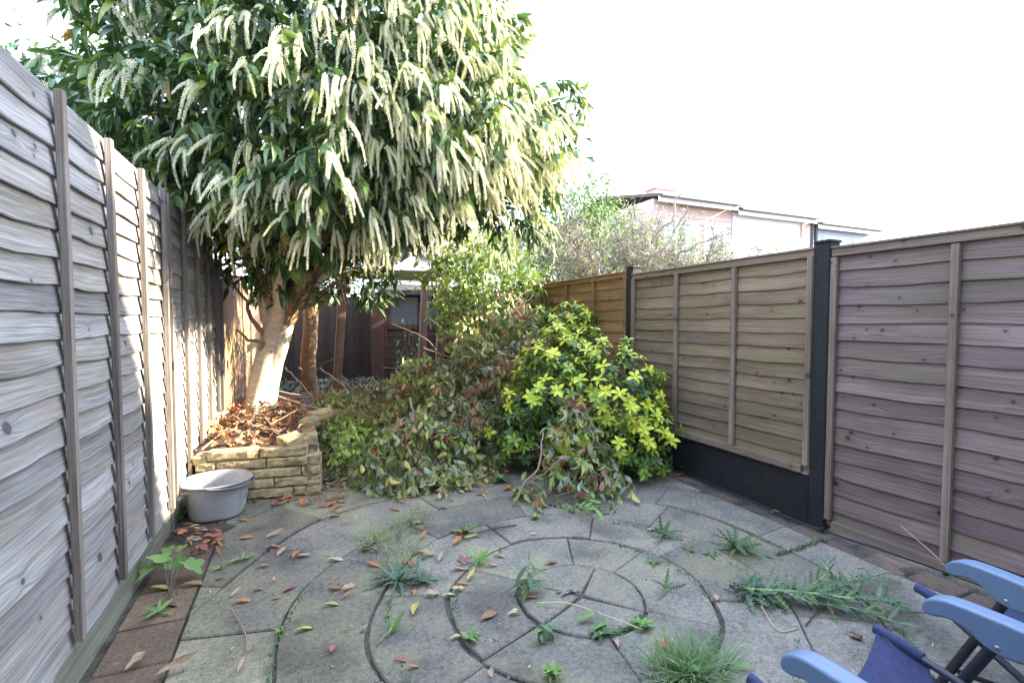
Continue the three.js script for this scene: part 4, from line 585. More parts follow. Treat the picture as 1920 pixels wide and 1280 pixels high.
// ---------------------------------------------------------------- folding chairs
{
  const armM = std({ color: rgb(0.11, 0.165, 0.25), roughness: 0.45, bumpMap: concrete.bumpMap, bumpScale: 0.0008 }), poleM = std({ color: rgb(0.02, 0.022, 0.03), roughness: 0.45 }), rivM = std({ color: rgb(0.35, 0.36, 0.4), roughness: 0.35, metalness: 0.8 });
  const weave = tex(128, 128, (u, v, c) => { const a = Math.sin(u * 201) * 0.5 + 0.5, b = Math.sin(v * 201) * 0.5 + 0.5, k = 0.7 + 0.35 * a * b + 0.35 * noise(u * 9, v * 9, 3); c[0] = 0.018 * k; c[1] = 0.026 * k; c[2] = 0.09 * k; }, 0.12, 0.12);
  const fab = new THREE.MeshPhysicalMaterial({ map: weave, bumpMap: weave, bumpScale: 0.002, roughness: 0.75, sheen: 0.4, sheenColor: rgb(0.3, 0.4, 0.8), side: THREE.DoubleSide });
  const sh = new THREE.Shape(); sh.moveTo(-0.01, -0.05); sh.bezierCurveTo(-0.016, -0.03, 0.0, -0.008, 0.035, 0); sh.bezierCurveTo(0.09, 0.01, 0.2, 0.006, 0.45, 0.012); sh.lineTo(0.45, -0.012); sh.bezierCurveTo(0.34, -0.02, 0.25, -0.03, 0.2, -0.055); sh.bezierCurveTo(0.17, -0.08, 0.12, -0.08, 0.1, -0.06); sh.bezierCurveTo(0.08, -0.038, 0.05, -0.034, 0.03, -0.04); sh.bezierCurveTo(0.012, -0.046, 0.002, -0.056, -0.01, -0.05);
  const ag = new THREE.ExtrudeGeometry(sh, { depth: 0.034, bevelEnabled: true, bevelThickness: 0.009, bevelSize: 0.008, bevelSegments: 3, curveSegments: 14 }).translate(0, 0, -0.017).rotateY(-Math.PI / 2).scale(1, 0.85, 1);   // profile x -> +z
  const make = (label, x, d, turn) => {
    const t = thing('folding_chair', label, 'folding chair', V(x, 0, d)); t.rotation.y = turn;
    const tb = (pts, r, n = 'pole', m = poleM) => mesh(n, tube(pts.map((p) => new THREE.Vector3(...p)), r, 10), m, t);
    for (const s of [-1, 1]) {
      const arm = mesh('armrest', ag, armM, t); arm.position.set(s * 0.265, 0.625, 0);
      for (const q of [-1, 1]) { const rv = mesh('rivet', new THREE.SphereGeometry(0.0065, 10, 8).scale(0.5, 1, 1), rivM, arm); rv.position.set(q * 0.026, -0.052, 0.135); }
      tb([[s * 0.265, 0.585, 0.13], [s * 0.262, 0.0, -0.13]], 0.0125, 'leg'); tb([[s * 0.262, 0.575, 0.33], [s * 0.225, 0.3, 0.18], [s * 0.21, 0.0, 0.02]], 0.0125, 'leg');
      tb([[s * 0.23, 0.0, 0.45], [s * 0.235, 0.33, 0.2], [s * 0.24, 0.455, -0.1]], 0.011, 'leg'); tb([[s * 0.245, 0.462, -0.13], [s * 0.245, 0.4, 0.4]], 0.0105, 'seat_rail'); tb([[s * 0.262, 0.36, 0.38], [s * 0.26, 0.98, 0.56]], 0.0115, 'back_pole');
      for (const f of [[s * 0.262, 0.012, -0.13], [s * 0.21, 0.012, 0.02], [s * 0.23, 0.012, 0.45]]) mesh('foot', new THREE.CylinderGeometry(0.017, 0.02, 0.024, 12).translate(...f), poleM, t);
    }
    tb([[-0.262, 0.28, 0.005], [0.235, 0.15, 0.34]], 0.007, 'brace'); tb([[0.262, 0.28, 0.005], [-0.235, 0.15, 0.34]], 0.007, 'brace'); tb([[-0.21, 0.05, 0.05], [0.21, 0.05, 0.05]], 0.007, 'brace');
    const grid = (NU, NV, f) => { const pos = [], uv = [], idx = []; for (let j = 0; j <= NV; j++) for (let i = 0; i <= NU; i++) { const p = f(i / NU * 2 - 1, j / NV); pos.push(...p); uv.push(p[0], p[2] + p[1]); if (i && j) { const a = j * (NU + 1) + i, b = a - NU - 1; idx.push(b - 1, a - 1, b, b, a - 1, a); } } return geo(pos, idx, uv); };
    mesh('seat', grid(20, 16, (u, v) => { const z = -0.125 + v * 0.5, pinch = 1 - 0.3 * smoothstep(v, 0.22, 0.4) * (1 - smoothstep(v, 0.75, 0.95)); const uu = u * pinch, sag = 0.085 * (1 - uu * uu) + 0.004 * noise(u * 6, v * 9); return [uu * 0.252, 0.474 - 0.117 * v - sag, z + 0.05 * (1 - u * u) * (1 - v)]; }), fab, t);
    for (const s of [-1, 1]) mesh('seat_sleeve', tube([[s * 0.246, 0.4625, -0.128], [s * 0.246, 0.456, -0.06], [s * 0.246, 0.4495, -0.012]].map((p) => new THREE.Vector3(...p)), [0.0145, 0.0155, 0.014], 12), fab, t);
    mesh('backrest', grid(14, 14, (u, v) => [u * 0.265, 0.5 + v * 0.46, 0.425 + v * 0.13 + 0.06 * (1 - u * u)]), fab, t);
    return t;
  };
  make('navy folding chair with light blue armrests, nearest the camera at the bottom right', 1.235, 0.695, 0.0);
  make('second navy folding chair with light blue armrest, beyond the first beside the fence', 2.055, 0.73, -0.18);
}

// ---------------------------------------------------------------- fallen leaves
const fall = { n: 0 }; let K = '';
{
  rnd = mulberry(404);
  const LG = [blade(1, oval(0.2, 0.5), { fold: 0.3, curl: 0.1, n: 8, wave: 0.1 }), blade(1, oval(0.14, 0.5), { fold: 0.7, curl: 0.35, n: 8, wave: 0.15 }), blade(1, oval(0.15, 0.45), { fold: 0.9, curl: -0.3, n: 8, wave: 0.2, twist: 0.8 }), blade(1, oval(0.24, 0.5), { fold: 0.5, curl: -0.2, n: 8, wave: 0.3, twist: -0.5 })];
  const spot = tex(128, 128, (u, v, c) => { const k = 0.85 + 0.5 * fbm(u * 6, v * 6, 3, 3), m = Math.abs(u - 0.5) < 0.03 ? 1.25 : 1, s = smoothstep(noise(u * 8, v * 12, 7), 0.25, 0.5); c[0] = k * m * (1 - 0.45 * s); c[1] = k * m * (1 - 0.55 * s); c[2] = k * m * (1 - 0.6 * s); }, 1, 1);
  const lm = (r, g, b) => leafMat(r, g, b, { map: spot, transmission: 0.12, roughness: 0.7, clearcoat: 0.15 });
  const COL = { brown: lm(0.3, 0.15, 0.06), yellow: lm(0.55, 0.45, 0.12), pale: lm(0.52, 0.46, 0.24), orange: lm(0.5, 0.2, 0.07), tan: lm(0.48, 0.33, 0.2), red: lm(0.38, 0.12, 0.1), dark: lm(0.13, 0.075, 0.03), green: lm(0.4, 0.42, 0.12) };
  const put = (px, py, len, col, shape, ang, label, group) => {
    const o = mesh('fallen_leaf', LG[shape], COL[col]), p = G(px, py), z = p.clone().sub(camera.position).dot(FWD), s = len * z / FOC;
    o.scale.setScalar(s); o.position.copy(p).addScaledVector(RIGHT.clone().setY(0).normalize(), -Math.sin(ang) * s / 2); o.position.y = 0.014; o.position.z -= Math.cos(ang) * s * 0.3;
    o.rotation.set(rr(-0.1, 0.05), ang, rr(-0.25, 0.25)); tag(o, label, 'leaf', group ?? null); fall.n++; return o;
  };
  const E1 = Math.PI / 2;
  [[920, 1164, 46, 'brown', 0, E1 + 0.4, 'large glossy brown oval leaf on the paving left of centre'], [782, 1152, 40, 'yellow', 3, 2.6, 'broad yellow crumpled leaf between the dandelion and the big brown leaf'], [632, 1055, 44, 'pale', 1, E1 - 0.2, 'pale yellow forked leaf lying in front of the raised bed'], [622, 1140, 40, 'green', 1, E1, 'pale greenish curled leaf on the left paving'], [572, 1188, 46, 'yellow', 1, E1 + 0.25, 'long yellow-green curved leaf on a joint at lower left'], [886, 1090, 34, 'yellow', 2, 2.3, 'bright yellow crescent leaf in the centre of the paving'], [1036, 1060, 30, 'brown', 0, E1, 'small glossy brown oval leaf right of the tall wilted weed'], [1256, 1222, 42, 'orange', 3, 2.8, 'crumpled orange leaf caught in the grass clump'], [1162, 1212, 44, 'tan', 1, 2.7, 'curled tan leaf left of the front grass clump'], [1349, 1128, 28, 'tan', 0, 2.4, 'tan leaf at the left tip of the uprooted thistle'], [846, 1122, 36, 'pale', 1, E1, 'pale folded leaf on a joint above the broad yellow leaf'], [455, 980, 32, 'orange', 1, E1, 'orange leaf on the paving right of the bucket'], [382, 1030, 38, 'yellow', 3, E1 + 0.2, 'yellow and brown curled leaf below the bucket'], [362, 1102, 48, 'brown', 1, E1 + 0.1, 'long brown rolled leaf right of the seedling'], [455, 1134, 42, 'orange', 1, E1, 'long orange-brown leaf at the head of a bent twig'], [440, 1120, 26, 'tan', 2, 2.6, 'small tan curled leaf beside the bent twig'], [491, 1066, 24, 'orange', 0, E1, 'small round orange leaf on a bare left flag'], [460, 1013, 28, 'orange', 0, E1, 'orange oval leaf in line below the bucket'], [513, 1010, 36, 'tan', 2, E1 + 0.5, 'thin tan curled leaf on a joint right of the bucket'], [512, 1030, 30, 'tan', 1, E1, 'pale tan leaf under the thin curled one'], [325, 1270, 70, 'tan', 2, E1 + 0.25, 'long dry tan leaf at the bottom left edge'], [252, 1255, 48, 'tan', 3, 2.5, 'folded yellow-tan leaf on the red edging at the bottom left'], [451, 1260, 34, 'tan', 2, 2.9, 'curled tan leaf at the bottom, left of centre'], [623, 1224, 28, 'red', 0, 2.9, 'thin red leaf on the front paving'], [300, 1108, 44, 'yellow', 1, E1 - 0.2, 'yellow-green leaf at the foot of the seedling'], [310, 1143, 56, 'dark', 1, E1, 'long dark wet leaf at the edging below the seedling'], [684, 1186, 22, 'tan', 3, E1, 'small pale tan leaf scrap left of the dandelion'], [752, 1242, 34, 'red', 1, E1 - 0.5, 'pinkish rolled leaf in a wide joint at the front'], [775, 1258, 30, 'orange', 1, E1, 'orange rolled leaf at the end of the wide front joint'], [864, 1004, 32, 'orange', 0, 2.8, 'upright pinkish orange leaf in the leafy clump on the back paving'], [860, 1022, 30, 'orange', 3, 2.2, 'orange leaf at the foot of the leafy clump on the back paving'], [882, 1014, 28, 'pale', 2, 1.2, 'pale curved leaf right of the leafy clump'], [828, 1054, 30, 'tan', 2, 2.6, 'tan curled leaf left of the reddish one, mid paving'], [875, 1058, 26, 'red', 3, E1, 'broad reddish leaf in mid paving'], [938, 1047, 32, 'tan', 1, 1.2, 'tan boat-shaped leaf right of the reddish one'], [862, 1073, 38, 'tan', 1, E1, 'long tan leaf on the joint below the reddish one'], [925, 1064, 28, 'tan', 1, 1.25, 'thin grey-tan leaf below the boat-shaped leaf'], [965, 1157, 26, 'pale', 3, E1, 'pale crumpled leaf right of the large brown oval leaf'], [925, 1272, 28, 'tan', 3, 2.8, 'tan folded leaf at the bottom edge, centre'], [858, 1202, 34, 'yellow', 1, 1.9, 'yellow-tan leaf beside the small tuft in the joint'], [1000, 1127, 34, 'orange', 1, E1, 'orange and green leaf under the wilted weed'], [1458, 964, 26, 'orange', 0, E1, 'orange leaf on the right edging by the black gravel board'], [1283, 893, 26, 'orange', 1, E1, 'orange leaf by the fence under the yellow-green shrub'], [1228, 997, 28, 'pale', 1, E1 + 0.2, 'pale folded leaf under the left-hand dandelion on the right'], [787, 985, 34, 'orange', 1, E1, 'orange leaf lying in the grass strip'], [795, 1013, 30, 'orange', 2, 2.4, 'leaf standing on edge right of the grass strip'], [690, 1035, 34, 'red', 3, E1, 'pink-brown leaf at the left of the grass strip'], [700, 1062, 40, 'orange', 1, 0.9, 'orange rolled leaf at the foot of the grass strip'], [786, 1040, 28, 'orange', 0, E1, 'bright orange leaf right of the grass strip'], [648, 985, 30, 'tan', 2, E1, 'dry pale leaf behind the grass strip'], [623, 962, 20, 'red', 1, E1, 'small pink leaf on the joint in front of the raised bed'], [846, 941, 16, 'brown', 1, E1, 'small brown leaf on the far paving'], [833, 956, 24, 'brown', 1, E1, 'thin dark brown leaf on the far paving'], [740, 960, 30, 'orange', 1, E1, 'orange-pink leaf among grass on the far paving'], [750, 942, 22, 'tan', 1, 1.1, 'small tan sliver of leaf on the far paving'], [878, 912, 30, 'yellow', 2, E1, 'yellow leaf cluster at the foot of the branch pile'], [810, 920, 26, 'yellow', 3, E1, 'yellow leaf in front of the branch pile'], [832, 909, 20, 'orange', 0, E1, 'orange leaf at the edge of the branch pile'], [515, 936, 36, 'yellow', 1, E1 + 0.2, 'bright yellow-green leaf at the foot of the raised bed'], [1002, 1005, 14, 'pale', 0, E1, 'tiny pale round leaf in front of the lime moss']].forEach((a) => put(...a));
  // leaves drifted against the bucket and the foot of the bed: alike
  for (let i = 0; i < 26; i++) put(rr(332, 415), rr(985, 1045), rr(22, 38), (K = pick(['red', 'orange', 'brown', 'tan', 'red'])), Math.floor(rnd() * 4), rr(0, 6.28), K + ' dead leaf in the drift below the bucket', 'dead leaves drifted below the bucket').position.y += rr(0, 0.03);
  for (let i = 0; i < 22; i++) put(rr(460, 640), rr(934, 950), rr(18, 30), (K = pick(['red', 'orange', 'brown', 'tan', 'orange'])), Math.floor(rnd() * 4), rr(0, 6.28), K + ' dead leaf lying along the foot of the raised bed', 'dead leaves along the foot of the raised bed');
  for (let i = 0; i < 26; i++) put(rr(690, 1130), rr(905, 935), rr(14, 26), (K = pick(['tan', 'yellow', 'brown', 'orange'])), Math.floor(rnd() * 4), rr(0, 6.28), K + ' dead leaf at the front edge of the branch pile', 'dead leaves at the front edge of the branch pile');
  for (let i = 0; i < 30; i++) put(rr(400, 900), rr(960, 1130), rr(18, 32), (K = pick(['tan', 'yellow', 'brown', 'orange', 'red'])), Math.floor(rnd() * 4), rr(0, 6.28), 'small ' + K + ' leaf scattered on the flags left of the middle', 'dry leaves scattered on the flags');
  // scraps and litter nobody could count
  const litter = (name, label, n, fp, s0, s1, cols) => { const h = new THREE.Group(); h.name = numbered(name); scene.add(h); tag(h, label, 'leaf litter', null, 'stuff'); const base = lm(1, 1, 1); for (let g = 0; g < 4; g++) { const ms = [], cs = []; for (let i = 0; i < n / 4; i++) { const p = fp(); ms.push(frame(p, rdir().multiply(new THREE.Vector3(1, 0.45, 1)), new THREE.Vector3(rr(-0.6, 0.6), 1, rr(-0.6, 0.6)), rr(s0, s1))); cs.push(COL[pick(cols)].color); } instanced('leaves', LG[g], base, ms, cs, h); } return h; };
  litter('leaf_litter', 'reddish dead leaves heaped inside the raised bed', 560, () => { const x = rr(-0.74, 0.0), d = rr(4.15, 6.6); return V(x, 0.34 + 0.13 * Math.exp(-(((d - 5.3) / 0.5) ** 2 + ((x + 0.4) / 0.35) ** 2)) + rr(0, 0.05), d); }, 0.05, 0.12, ['red', 'orange', 'orange', 'brown', 'tan']);
  litter('leaf_litter', 'grey-brown dead leaves between the raised bed and the branch pile', 420, () => V(rr(0.12, 0.42), rr(0.005, 0.04), rr(4.02, 5.6)), 0.035, 0.075, ['tan', 'brown', 'dark', 'pale']);
  litter('leaf_scraps', 'tiny dry scraps scattered over the paving', 900, () => V(rr(-0.5, 2.9), 0.009, rr(1.0, 4.3)), 0.008, 0.022, ['tan', 'pale', 'brown', 'dark']);
  { const h = new THREE.Group(); h.name = 'ground_cover'; scene.add(h); tag(h, 'low dark green weeds covering the soil around the pergola and shed', 'ground cover', null, 'stuff'); const gs = leafSet([[0.03, 0.06, 0.02], [0.045, 0.08, 0.025], [0.05, 0.045, 0.02]]), ms = [], cs = []; for (let i = 0; i < 5200; i++) { const x = rr(-0.7, 3.0), d = rr(6.4, 11.4); ms.push(frame(V(x, -0.05 + rr(0, 0.24) * (0.4 + 0.6 * Math.abs(noise(x * 2, d * 2))), d), rdir(), new THREE.Vector3(rr(-1, 1), 1, rr(-1, 1)), rr(0.5, 1.0))); cs.push(pick(gs).color); } instanced('leaves', bigLeaf[0], gs.base, ms, cs, h); }
  // sticks
  const dryM = std({ color: rgb(0.5, 0.4, 0.26) }), stick = (name, label, cat, pts, r, m = dryM) => tag(mesh(name, tube(curve(pts, pts.length * 6), r, 6), m), label, cat);
  stick('bent_twig', 'bent dry twig on the left paving', 'twig', [G(432, 1140, 0.015), G(448, 1165, 0.02), G(460, 1190, 0.012), G(462, 1222, 0.008)], 0.0028, std({ color: rgb(0.3, 0.2, 0.12) }));
  stick('straw', 'pale straw curving in front of the uprooted thistle', 'straw', [G(1421, 1108, 0.03), G(1436, 1150, 0.02), G(1462, 1182, 0.008), G(1498, 1178, 0.006)], 0.0022);
  stick('straw', 'thin pale straw leaning against the right fence behind the chairs', 'straw', [P(1690, 985, 2.55), P(1765, 1052, 2.35), G(1806, 1106, 0.004)], 0.0018);
  stick('dark_twig', 'dark thin twig beside the uprooted thistle', 'twig', [G(1511, 1172, 0.01), G(1530, 1150, 0.012), G(1550, 1136, 0.01)], 0.003, twigDark);
  stick('dry_twig', 'long dry grey twig on a curved joint of the far paving', 'twig', [G(896, 998, 0.01), G(930, 990, 0.016), G(968, 984, 0.012)], 0.004, twigDark);
  const bp = mesh('bark_piece', tube(curve([G(1594, 1187, 0.014), G(1604, 1191, 0.018), G(1617, 1197, 0.014)], 8), [0.006, 0.011, 0.012, 0.0125, 0.011, 0.012, 0.011, 0.01, 0.006], 9, 0.4), std({ ...bark, color: rgb(1.1, 1, 0.9) })); tag(bp, 'short piece of pale bark on the paving in front of the chairs', 'bark');
  const lit = []; for (let i = 0; i < 46; i++) { const a = V(rr(-0.65, -0.05), rr(0.4, 0.46), rr(4.3, 5.6)), b = a.clone().add(new THREE.Vector3(rr(-0.25, 0.3), rr(-0.04, 0.08), rr(-0.3, 0.3))); lit.push(tube(crooked(a, b, 4, 0.06, i), taper(0.004, 0.0018, 4), 5)); }
  lit.push(tube(curve([G(378, 842, 0.39), P(430, 800, 4.5), P(462, 778, 4.8)], 10), 0.007, 6), tube(curve([P(395, 835, 4.3), P(470, 815, 4.5), P(560, 795, 4.9)], 10), 0.006, 6));
  tag(mesh('dead_stalks', merge(lit), std({ color: rgb(0.45, 0.32, 0.21) })), 'pale dead stalks lying on the leaves inside the raised bed', 'stalks', null, 'stuff');
}

// ---------------------------------------------------------------- weeds
{
  rnd = mulberry(505);
  const toothed = (L, w, k) => blade(L, (t) => { const saw = (t * 6.5) % 1; return (0.12 * w + w * Math.pow(Math.sin(Math.PI * Math.pow(clamp(t, 0.001, 0.999), 0.75)), 0.7) * (0.08 + 0.95 * (1 - saw) * (1 - saw))) * (t > 0.97 ? 0.3 : 1); }, { fold: 0.35, curl: k, n: 39, twist: 0.5 });
  const dand = [toothed(1, 0.13, 0.35), toothed(1, 0.11, 0.7), toothed(1, 0.15, -0.1)], spear = [blade(1, oval(0.13, 0.45), { fold: 0.3, curl: 0.3, n: 6 }), blade(1, oval(0.17, 0.5), { fold: 0.25, curl: 0.5, n: 6 })];
  const green = [leafMat(0.075, 0.16, 0.04), leafMat(0.11, 0.21, 0.045), leafMat(0.055, 0.12, 0.045)], fresh = [leafMat(0.2, 0.34, 0.06), leafMat(0.15, 0.28, 0.05)], blueg = [leafMat(0.09, 0.16, 0.08), leafMat(0.13, 0.21, 0.11), leafMat(0.06, 0.12, 0.06)], stalkM = std({ color: rgb(0.3, 0.38, 0.13) });
  const leafAt = (t, g, m, p, dir, s, roll = 0) => placed('leaf', g, m, frame(p, dir, new THREE.Vector3(rr(-0.2, 0.2), 1, rr(-0.2, 0.2)), s, roll), t);
  const rosette = (name, label, px, py, n, L, geos, mats, up = 0.5, spread = 1) => { const t = thing(name, label, 'weed', G(px, py)); for (let i = 0; i < n; i++) { const a = i * 2.4 + rr(-0.3, 0.3); leafAt(t, pick(geos), pick(mats), new THREE.Vector3(rr(-0.008, 0.008), 0.008, rr(-0.008, 0.008)), new THREE.Vector3(Math.cos(a) * spread, up * rr(0.3, 1.6), Math.sin(a) * spread), L * rr(0.65, 1.15), rr(-0.4, 0.4)); } return t; };
  rosette('dandelion', 'leafy dandelion in the joint left of the broad yellow leaf', 737, 1185, 8, 0.1, dand, fresh, 1.2);
  rosette('dandelion', 'large dark dandelion near the right fence with a tall upright leaf', 1380, 1030, 22, 0.17, dand, green, 0.55); rosette('dandelion', 'smaller dandelion left of the large dark one', 1243, 1008, 14, 0.12, dand, green, 0.9);
  rosette('dandelion', 'narrow-leaved dandelion in a joint above the front grass clump', 1250, 1108, 6, 0.1, dand, green, 1.1); rosette('low_weed', 'flat little weed in a joint left of the uprooted thistle', 1228, 1056, 9, 0.06, spear, green, 0.4); rosette('low_weed', 'flat weed patch below the smaller dandelion', 1292, 1034, 9, 0.07, dand, green, 0.3); rosette('low_weed', 'flat weed under the large dark dandelion', 1330, 1040, 8, 0.06, spear, green, 0.3);
  rosette('low_weed', 'bushy small weed beside the yellow-tan leaf in a joint', 883, 1202, 22, 0.05, spear, fresh, 1.2); rosette('low_weed', 'upright little weed right of the reddish leaf', 896, 1060, 7, 0.09, spear, fresh, 2.2); rosette('low_weed', 'leafy clump with orange leaves on the back paving', 872, 1004, 18, 0.09, spear, green, 1.3);
  rosette('low_weed', 'light weed at the bottom edge, left of the front grass clump', 1035, 1268, 40, 0.045, spear, fresh, 1.2); rosette('low_weed', 'weed in the joint left of the fallen straw, at the wilted weed', 1128, 1190, 10, 0.07, spear, green, 0.9); rosette('low_weed', 'mossy weed with wilted stems right of centre', 1205, 1178, 44, 0.05, spear, [...fresh, green[1]], 0.9);
  rosette('low_weed', 'green weed beside the bucket base at the fence', 338, 968, 8, 0.08, spear, fresh, 1); rosette('low_weed', 'small weed by the red edging below the seedling', 300, 1150, 7, 0.08, spear, fresh, 0.7); rosette('low_weed', 'weed on the joint right of the seedling', 452, 1052, 7, 0.07, spear, fresh, 0.8); rosette('low_weed', 'weed sprig at a joint left of the straight left flags', 410, 1070, 6, 0.06, spear, fresh, 1);
  rosette('broad_weed', 'broad-leaved weed at the foot of the black gravel board', 1294, 884, 7, 0.12, spear, fresh, 1.2); rosette('low_weed', 'pale weed at the foot of the near black post', 1537, 985, 7, 0.07, spear, fresh, 2); rosette('low_weed', 'bushy weed in front of the branch pile, right of the long grass', 868, 905, 22, 0.11, spear, green, 1.3); rosette('low_weed', 'bushy weed in front of the branch pile, near its middle', 937, 905, 22, 0.1, spear, green, 1.2);
  rosette('low_weed', 'weed in the joint at the lower left flags', 525, 1187, 8, 0.035, spear, fresh, 1); rosette('lime_moss_tuft', 'round lime green tuft on the far curved joint', 1003, 975, 60, 0.035, spear, [fresh[0], leafMat(0.32, 0.42, 0.05)], 1.6);
  rosette('thistle', 'spiny blue-green weed at the end of the grass strip', 745, 1092, 34, 0.15, dand, blueg, 0.5); rosette('thistle', 'spiny blue-green weed right of the grass strip', 795, 1092, 16, 0.11, dand, blueg, 0.25);
  // grass
  const grass = (name, label, spots, n, L, m) => { const bl = []; for (const [px, py, rad] of spots) for (let i = 0; i < n; i++) { const a = rr(0, 6.28), r = rad * Math.sqrt(rnd()), b = G(px, py).add(new THREE.Vector3(Math.cos(a) * r, 0, Math.sin(a) * r)), l = L * rr(0.5, 1.2); const g = blade(l, (t) => 0.0036 * (1 - t * 0.9), { fold: 0.4, curl: rr(0.2, 0.9), n: 5 }); g.applyMatrix4(frame(b, new THREE.Vector3(Math.cos(a) * rr(0.2, 0.8) + rr(-0.3, 0.3), rr(0.7, 1.4), Math.sin(a) * rr(0.2, 0.8)), new THREE.Vector3(-Math.cos(a), 0.4, -Math.sin(a)))); bl.push(g); } return tag(mesh(name, merge(bl), m), label, 'grass'); };
  const g1 = leafMat(0.22, 0.3, 0.07), g2 = leafMat(0.3, 0.33, 0.11), g3 = leafMat(0.13, 0.24, 0.06);
  grass('grass_tuft', 'long strip of grass along a joint in front of the branch pile', [[775, 975, 0.12], [740, 995, 0.14], [715, 1010, 0.16], [735, 1030, 0.14], [755, 1050, 0.12], [700, 1020, 0.1], [745, 1075, 0.1]], 48, 0.09, g1);
  grass('grass_tuft', 'clump of grass and weeds at the bottom edge left of the chairs', [[1290, 1262, 0.07], [1260, 1270, 0.07], [1330, 1272, 0.07], [1300, 1278, 0.06]], 70, 0.17, g3);
  grass('grass_tuft', 'long yellowing grass at the foot of the branch pile', [[735, 918, 0.13], [770, 912, 0.13], [705, 912, 0.1], [800, 905, 0.1], [740, 905, 0.1]], 70, 0.27, g2);
  grass('grass_tuft', 'short grass between raised bed and branch pile', [[650, 925, 0.12], [600, 925, 0.06]], 26, 0.08, g1);
  { const t = thing('low_weed', 'broad-leaved weeds among the front grass clump', 'weed', G(1300, 1262)); for (let i = 0; i < 26; i++) leafAt(t, pick([...spear, ...dand]), pick(fresh), G(rr(1210, 1380), rr(1235, 1279), 0.01).sub(t.position), new THREE.Vector3(rr(-1, 1), rr(0.1, 0.9), rr(-1, 1)), rr(0.05, 0.1)); }
  // seedling with lobed leaves by the left fence
  { const t = thing('maple_seedling', 'young seedling with big lobed light green leaves by the left fence', 'seedling', G(318, 1128)), s = new THREE.Shape(), lobes = 5, pts = []; for (let i = 0; i <= 60; i++) { const a = -2.5 + i / 60 * 5.0, k = 0.55 + 0.42 * Math.abs(Math.cos(a * lobes / 2 * 0.98)) * (1 - 0.22 * Math.abs(a) / 2.5) + 0.035 * Math.sin(i * 2.6); pts.push(new THREE.Vector2(Math.sin(a) * k * 0.5, Math.cos(a) * k * 0.5 + 0.3)); } pts.push(new THREE.Vector2(0, 0)); s.setFromPoints(pts);
    const g = new THREE.ShapeGeometry(s), p = g.attributes.position; for (let i = 0; i < p.count; i++) { const x = p.getX(i), y = p.getY(i); p.setXYZ(i, x, 0.35 * Math.abs(x) - 0.35 * y * y * 0.6, y); } g.computeVertexNormals();
    for (const [px, py, z, sz, dx, dz, up] of [[275, 1075, 2.42, 0.17, -1, 0.5, -0.3], [295, 1045, 2.5, 0.13, -0.4, -0.6, 0.2], [328, 1058, 2.5, 0.12, 0.2, 0.9, -0.5], [362, 1062, 2.5, 0.14, 0.9, 0.6, -0.4], [318, 1030, 2.6, 0.09, 0.2, -0.7, 0.4], [342, 1026, 2.6, 0.07, 0.6, -0.7, 0.5], [322, 1118, 2.4, 0.08, 0.7, 0.4, -0.1], [345, 1125, 2.4, 0.05, 0.9, 0.1, 0]]) {
      const c = P(px, py, z).sub(t.position), d = new THREE.Vector3(dx, up, dz), b = c.clone().addScaledVector(d.clone().normalize(), -sz * 0.4); placed('leaf', g, pick(fresh), frame(b, d, null, sz, rr(-0.2, 0.2)), t); mesh('stem', tube(curve([new THREE.Vector3(), b.clone().multiplyScalar(0.5).add(new THREE.Vector3(0, 0.05, 0)), b], 8), 0.0022, 5), twigM, t); } }
  // uprooted thistle
  { const t = thing('uprooted_thistle', 'long uprooted thistle with spiny leaves lying on the paving before the chairs', 'weed', G(1500, 1120)), o = t.position;
    const stem = (pts, n, L, r) => { const q = curve(pts.map((p) => p.clone().sub(o)), 24); mesh('stem', tube(q, taper(r, r * 0.5, 24), 8), stalkM, t); for (let i = 0; i < n; i++) { const k = i / n, c = q[Math.floor(k * 23)], ax = q[Math.floor(k * 23) + 1].clone().sub(c).normalize(), side = ax.clone().cross(UP).normalize().multiplyScalar(i % 2 ? 1 : -1); leafAt(t, pick(dand), pick([...green, ...blueg]), c, side.multiplyScalar(rr(0.4, 1)).addScaledVector(ax, rr(0.2, 0.9)).add(new THREE.Vector3(0, rr(-0.05, 0.75), 0)), L * rr(0.6, 1.1), rr(-0.5, 0.5)); } leafAt(t, spear[0], blueg[1], q[23], q[24].clone().sub(q[22]).setY(0.01), L * 0.75); };
    stem([G(1405, 1108, 0.03), G(1500, 1112, 0.05), G(1580, 1098, 0.05), G(1662, 1072, 0.05)], 52, 0.12, 0.008); stem([G(1400, 1105, 0.04), G(1500, 1110, 0.06), G(1600, 1122, 0.06), G(1690, 1128, 0.05)], 56, 0.115, 0.008); stem([G(1520, 1130, 0.03), G(1600, 1140, 0.04), G(1690, 1170, 0.03)], 26, 0.1, 0.005); stem([G(1520, 1100, 0.03), G(1550, 1075, 0.1), G(1553, 1050, 0.12)], 10, 0.1, 0.004);
    for (let i = 0; i < 44; i++) { const a = i * 2.4; leafAt(t, pick(dand), pick(blueg), G(1412 + rr(-14, 14), 1106 + rr(-8, 8), 0.03).sub(o), new THREE.Vector3(Math.cos(a), rr(0, 0.5), Math.sin(a)), rr(0.08, 0.15)); } }
